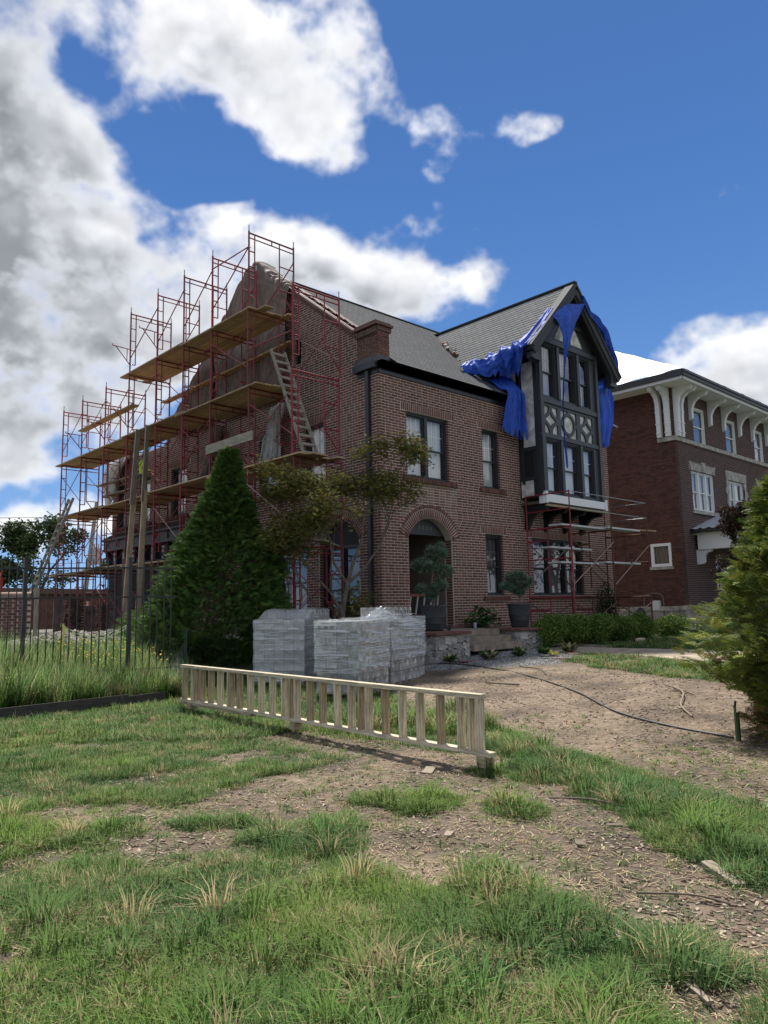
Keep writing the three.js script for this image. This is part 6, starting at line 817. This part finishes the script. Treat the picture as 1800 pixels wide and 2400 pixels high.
// ---------- small things on the ground ----------
{
  const gp = (x, z, d = 0) => [x, groundY(x, z) + d, z];
  tag(add('hose', pipe([[-1.9, 2.0], [-0.75, 2.6], [-1.0, 4.35], [-1.6, 5.6], [-2.8, 7.3], [-3.9, 8.6], [-4.3, 9.5], [-4.55, 10.3]].map(([x, z]) => gp(x, z, 0.015)), 0.012, 120, 8), mat(0.015, 0.015, 0.017, 0.5)), 'black hose winding over the bare soil to the green stake', 'hose');
  const s = thing('sprinkler_stake', 'small green sprinkler stake at the end of the black hose', 'stake', gp(-4.6, 10.36)); add('stake_bar', join([box(0.02, 0.36, 0.02, 0, 0.16, 0), box(0.05, 0.3, 0.008, 0.02, 0.14, 0.02)]), mat(0.05, 0.11, 0.04, 0.6), s); add('nozzle', rod([0, 0.33, 0], [0.03, 0.4, 0], 0.012), darkFlat, s);
  const stick = (pts, r, label, m) => tag(add('stick', pipe(pts.map(([x, z, y = 0.02]) => gp(x, z, y)), r, 16, 6), m), label, 'stick');
  const bk = mat(0.2, 0.16, 0.12, 0.95, { map: tWoodM }), pale = mat(0.36, 0.3, 0.22, 0.95, { map: tWoodM });
  stick([[-2.2, 8.5], [-2.7, 8.9, 0.05], [-3.3, 9.15, 0.03], [-3.75, 9.5]], 0.01, 'pale forked dead branch near the hose end', pale); stick([[-1.9, 8.2], [-2.4, 8.6, 0.04], [-2.6, 9.0]], 0.007, 'thin brown stick beside the pale branch', bk);
  stick([[-7.75, 10.2], [-7.6, 10.45, 0.03], [-7.55, 10.7]], 0.007, 'short brown stick at the edge of the crabgrass strip', bk); stick([[-0.6, 4.6], [-0.9, 5.3, 0.03], [-1.3, 5.7]], 0.012, 'thin twig lying along the black hose', bk); stick([[-2.4, 5.2], [-2.6, 5.6, 0.04], [-2.5, 6.0]], 0.014, 'dark twig on the soil between blocks and hose', bk); stick([[-9.0, 11.6], [-8.85, 11.85, 0.03], [-8.8, 12.0]], 0.006, 'curved brown twig on the near soil', bk);
  const chunk = (name, label, x, z, sx, sy, sz, ry, m) => { const g = new THREE.BoxGeometry(sx, sy, sz, 8, 2, 4), p = g.attributes.position; for (let i = 0; i < p.count; i++) { const n = fbm(p.getX(i) * 9 + x, p.getY(i) * 9, p.getZ(i) * 9 + z, 3); p.setXYZ(i, p.getX(i) * (1 + 0.3 * n), p.getY(i) * (1 + 0.8 * n), p.getZ(i) * (1 + 0.7 * n)); } g.computeVertexNormals(); const o = add(name, g, m); o.position.set(...gp(x, z, sy / 2)); o.rotation.set(rr(-0.06, 0.06), ry, rr(-0.06, 0.06)); return tag(o, label, name.replace('_', ' ')); };
  chunk('wood_scrap', 'flat torn scrap of pale wood below the ladder end', -7.6, 8.78, 0.2, 0.022, 0.1, 0.5, pale); chunk('wood_scrap', 'broken pale wood splinter on the soil by the grass strip', -8.42, 11.8, 0.3, 0.03, 0.07, 1.0, pale); chunk('wood_scrap', 'long grey wood splinter touching the dark grass clump', -9.43, 11.72, 0.36, 0.018, 0.035, 0.75, pale); chunk('wood_scrap', 'grey wood splinter half buried in the near soil', -9.75, 12.25, 0.26, 0.014, 0.03, 0.9, pale); chunk('wood_scrap', 'sawn pale timber offcut in front of the hedge', 7.2, 3.0, 0.45, 0.09, 0.16, 0.2, paleWood);
  for (const [x, z, r, l] of [[1.3, 3.9, 0.3, 'dark grey slate lying on the gravel'], [0.9, 4.1, 1.3, 'grey slate propped against another on the gravel'], [1.9, 4.2, 0.9, 'reddish slate at the end of the walk'], [-0.2, 2.9, 0.2, 'broken red tile beside the concrete blocks'], [0.9, 4.6, 2.0, 'small red tile fragment by the soil bank']]) chunk('slate_piece', l, x, z, 0.42, 0.02, 0.24, r, l.includes('red') ? copTile() : slateM[0]);
  function copTile() { return mat(0.2, 0.1, 0.085, 0.85, { map: tMottM }); }
  for (const [x, z, l] of [[-8.0, 10.9, 'brown leaf-like bark flake on the open soil'], [-8.9, 10.2, 'dark bark flake near the green grass tuft'], [-8.5, 10.95, 'curled pale bark flake on the open soil'], [-7.9, 9.6, 'grey bark flake near the ladder shadow']]) chunk('bark_flake', l, x, z, 0.1, 0.015, 0.05, rnd() * 3, rnd() < 0.5 ? pale : bk);
}
// ---------- the worker ----------
{
  const J = { pel: [0, 0.95, 0], chest: [0.02, 1.32, 0], neck: [0.0, 1.5, 0.02], head: [-0.02, 1.64, 0.05], sl: [0, 1.42, 0.19], sr: [0, 1.42, -0.19], el: [-0.08, 1.16, 0.24], er: [0.04, 1.15, -0.25], hl: [-0.3, 1.1, 0.14], hr: [-0.1, 0.95, -0.24], kl: [0.02, 0.5, 0.1], kr: [-0.03, 0.5, -0.1], fl: [0.05, 0.07, 0.11], fr: [0.0, 0.07, -0.11], tl: [-0.14, 0.04, 0.13], tr: [-0.19, 0.04, -0.12], ll: [0, 0.9, 0.09], lr: [0, 0.9, -0.09] };
  const bones = [['pel', 'chest', 0.15, 0.165], ['sl', 'sr', 0.075, 0.075], ['chest', 'neck', 0.12, 0.055], ['neck', 'head', 0.05, 0.06], ['sl', 'el', 0.06, 0.046], ['el', 'hl', 0.043, 0.03], ['sr', 'er', 0.06, 0.046], ['er', 'hr', 0.043, 0.03], ['ll', 'kl', 0.095, 0.065], ['lr', 'kr', 0.095, 0.065], ['kl', 'fl', 0.062, 0.045], ['kr', 'fr', 0.062, 0.045], ['fl', 'tl', 0.048, 0.036], ['fr', 'tr', 0.048, 0.036]];
  const fing = []; for (const [h, e] of [['hl', 'el'], ['hr', 'er']]) { const H = V(...J[h]), d = H.clone().sub(V(...J[e])).normalize(), s = d.clone().cross(V(0, 1, 0.2)).normalize(); for (let i = 0; i < 5; i++) { const a = H.clone().addScaledVector(d, 0.06).addScaledVector(s, (i - 2) * 0.018), b = i === 4 ? H.clone().addScaledVector(s, 0.06).addScaledVector(d, 0.06) : a.clone().addScaledVector(d, [0.06, 0.075, 0.08, 0.07][i]).add(V(0, -0.02, 0)); fing.push([i === 4 ? H : a, b]); } }
  const N = 96, mc = new MarchingCubes(N, mat(1, 1, 1), false, false, 200000), sz = 1.0, cap = (p, a, b, r0, r1) => { const ab = b.clone().sub(a), t = clamp(p.clone().sub(a).dot(ab) / ab.lengthSq()); return p.distanceTo(a.clone().addScaledVector(ab, t)) - lerp(r0, r1, t); };
  const BB = bones.map(([a, b, r, q]) => [V(...J[a]), V(...J[b]), r, q]), hd = V(...J.head);
  for (let k = 0; k < N; k++) for (let j = 0; j < N; j++) for (let i = 0; i < N; i++) {
    const p = V((i - N / 2) / (N / 2) * sz, (j - N / 2) / (N / 2) * sz + 0.9, (k - N / 2) / (N / 2) * sz); let d = 9;
    if (Math.abs(p.x) < 0.5 && Math.abs(p.z) < 0.45) { for (const [a, b, r, q] of BB) { const e = cap(p, a, b, r, q), h = Math.max(0.04 - Math.abs(d - e), 0) / 0.04; d = Math.min(d, e) - h * h * 0.01; } const hp = p.clone().sub(hd); d = Math.min(d, Math.hypot(hp.x / 0.095, (hp.y - 0.02) / 0.125, hp.z / 0.08) * 0.09 - 0.09); for (const [a, b] of fing) d = Math.min(d, cap(p, a, b, 0.013, 0.01)); }
    mc.field[i + j * N + k * N * N] = -d;
  }
  mc.isolation = 0; mc.update(); const pos = mc.positionArray.slice(0, mc.count * 3), nor = mc.normalArray.slice(0, mc.count * 3), col = [];
  for (let i = 0; i < mc.count; i++) { pos[3 * i] *= sz; pos[3 * i + 1] = pos[3 * i + 1] * sz + 0.9; pos[3 * i + 2] *= sz; const y = pos[3 * i + 1], z = pos[3 * i + 2], x = pos[3 * i]; const arm = (Math.abs(z) > 0.2 || x < -0.16) && y < 1.24 && y > 0.85; col.push(...(y > 1.5 ? (y > 1.66 || x > 0.03 ? [0.03, 0.022, 0.018] : [0.28, 0.16, 0.11]) : arm ? [0.26, 0.15, 0.1] : y > 0.97 ? [0.48, 0.66, 0.02] : y > 0.1 ? [0.02, 0.03, 0.06] : [0.06, 0.045, 0.03])); }
  const g = new THREE.BufferGeometry(); g.setAttribute('position', new THREE.Float32BufferAttribute(pos, 3)); g.setAttribute('normal', new THREE.Float32BufferAttribute(nor, 3)); g.setAttribute('color', new THREE.Float32BufferAttribute(col, 3)); g.setAttribute('uv', new THREE.Float32BufferAttribute(new Float32Array(mc.count * 2), 2));
  const w = thing('person', 'worker in yellow shirt and dark trousers standing on the middle scaffold deck', 'person', [-1.2, 5.41, -11.0], 2.7); add('body', g, new THREE.MeshStandardMaterial({ vertexColors: true, roughness: 0.85, side: THREE.DoubleSide }), w);
}
scene.traverse((o) => { if (o.isMesh) { o.castShadow = true; o.receiveShadow = true; } });
renderer.render(scene, camera);
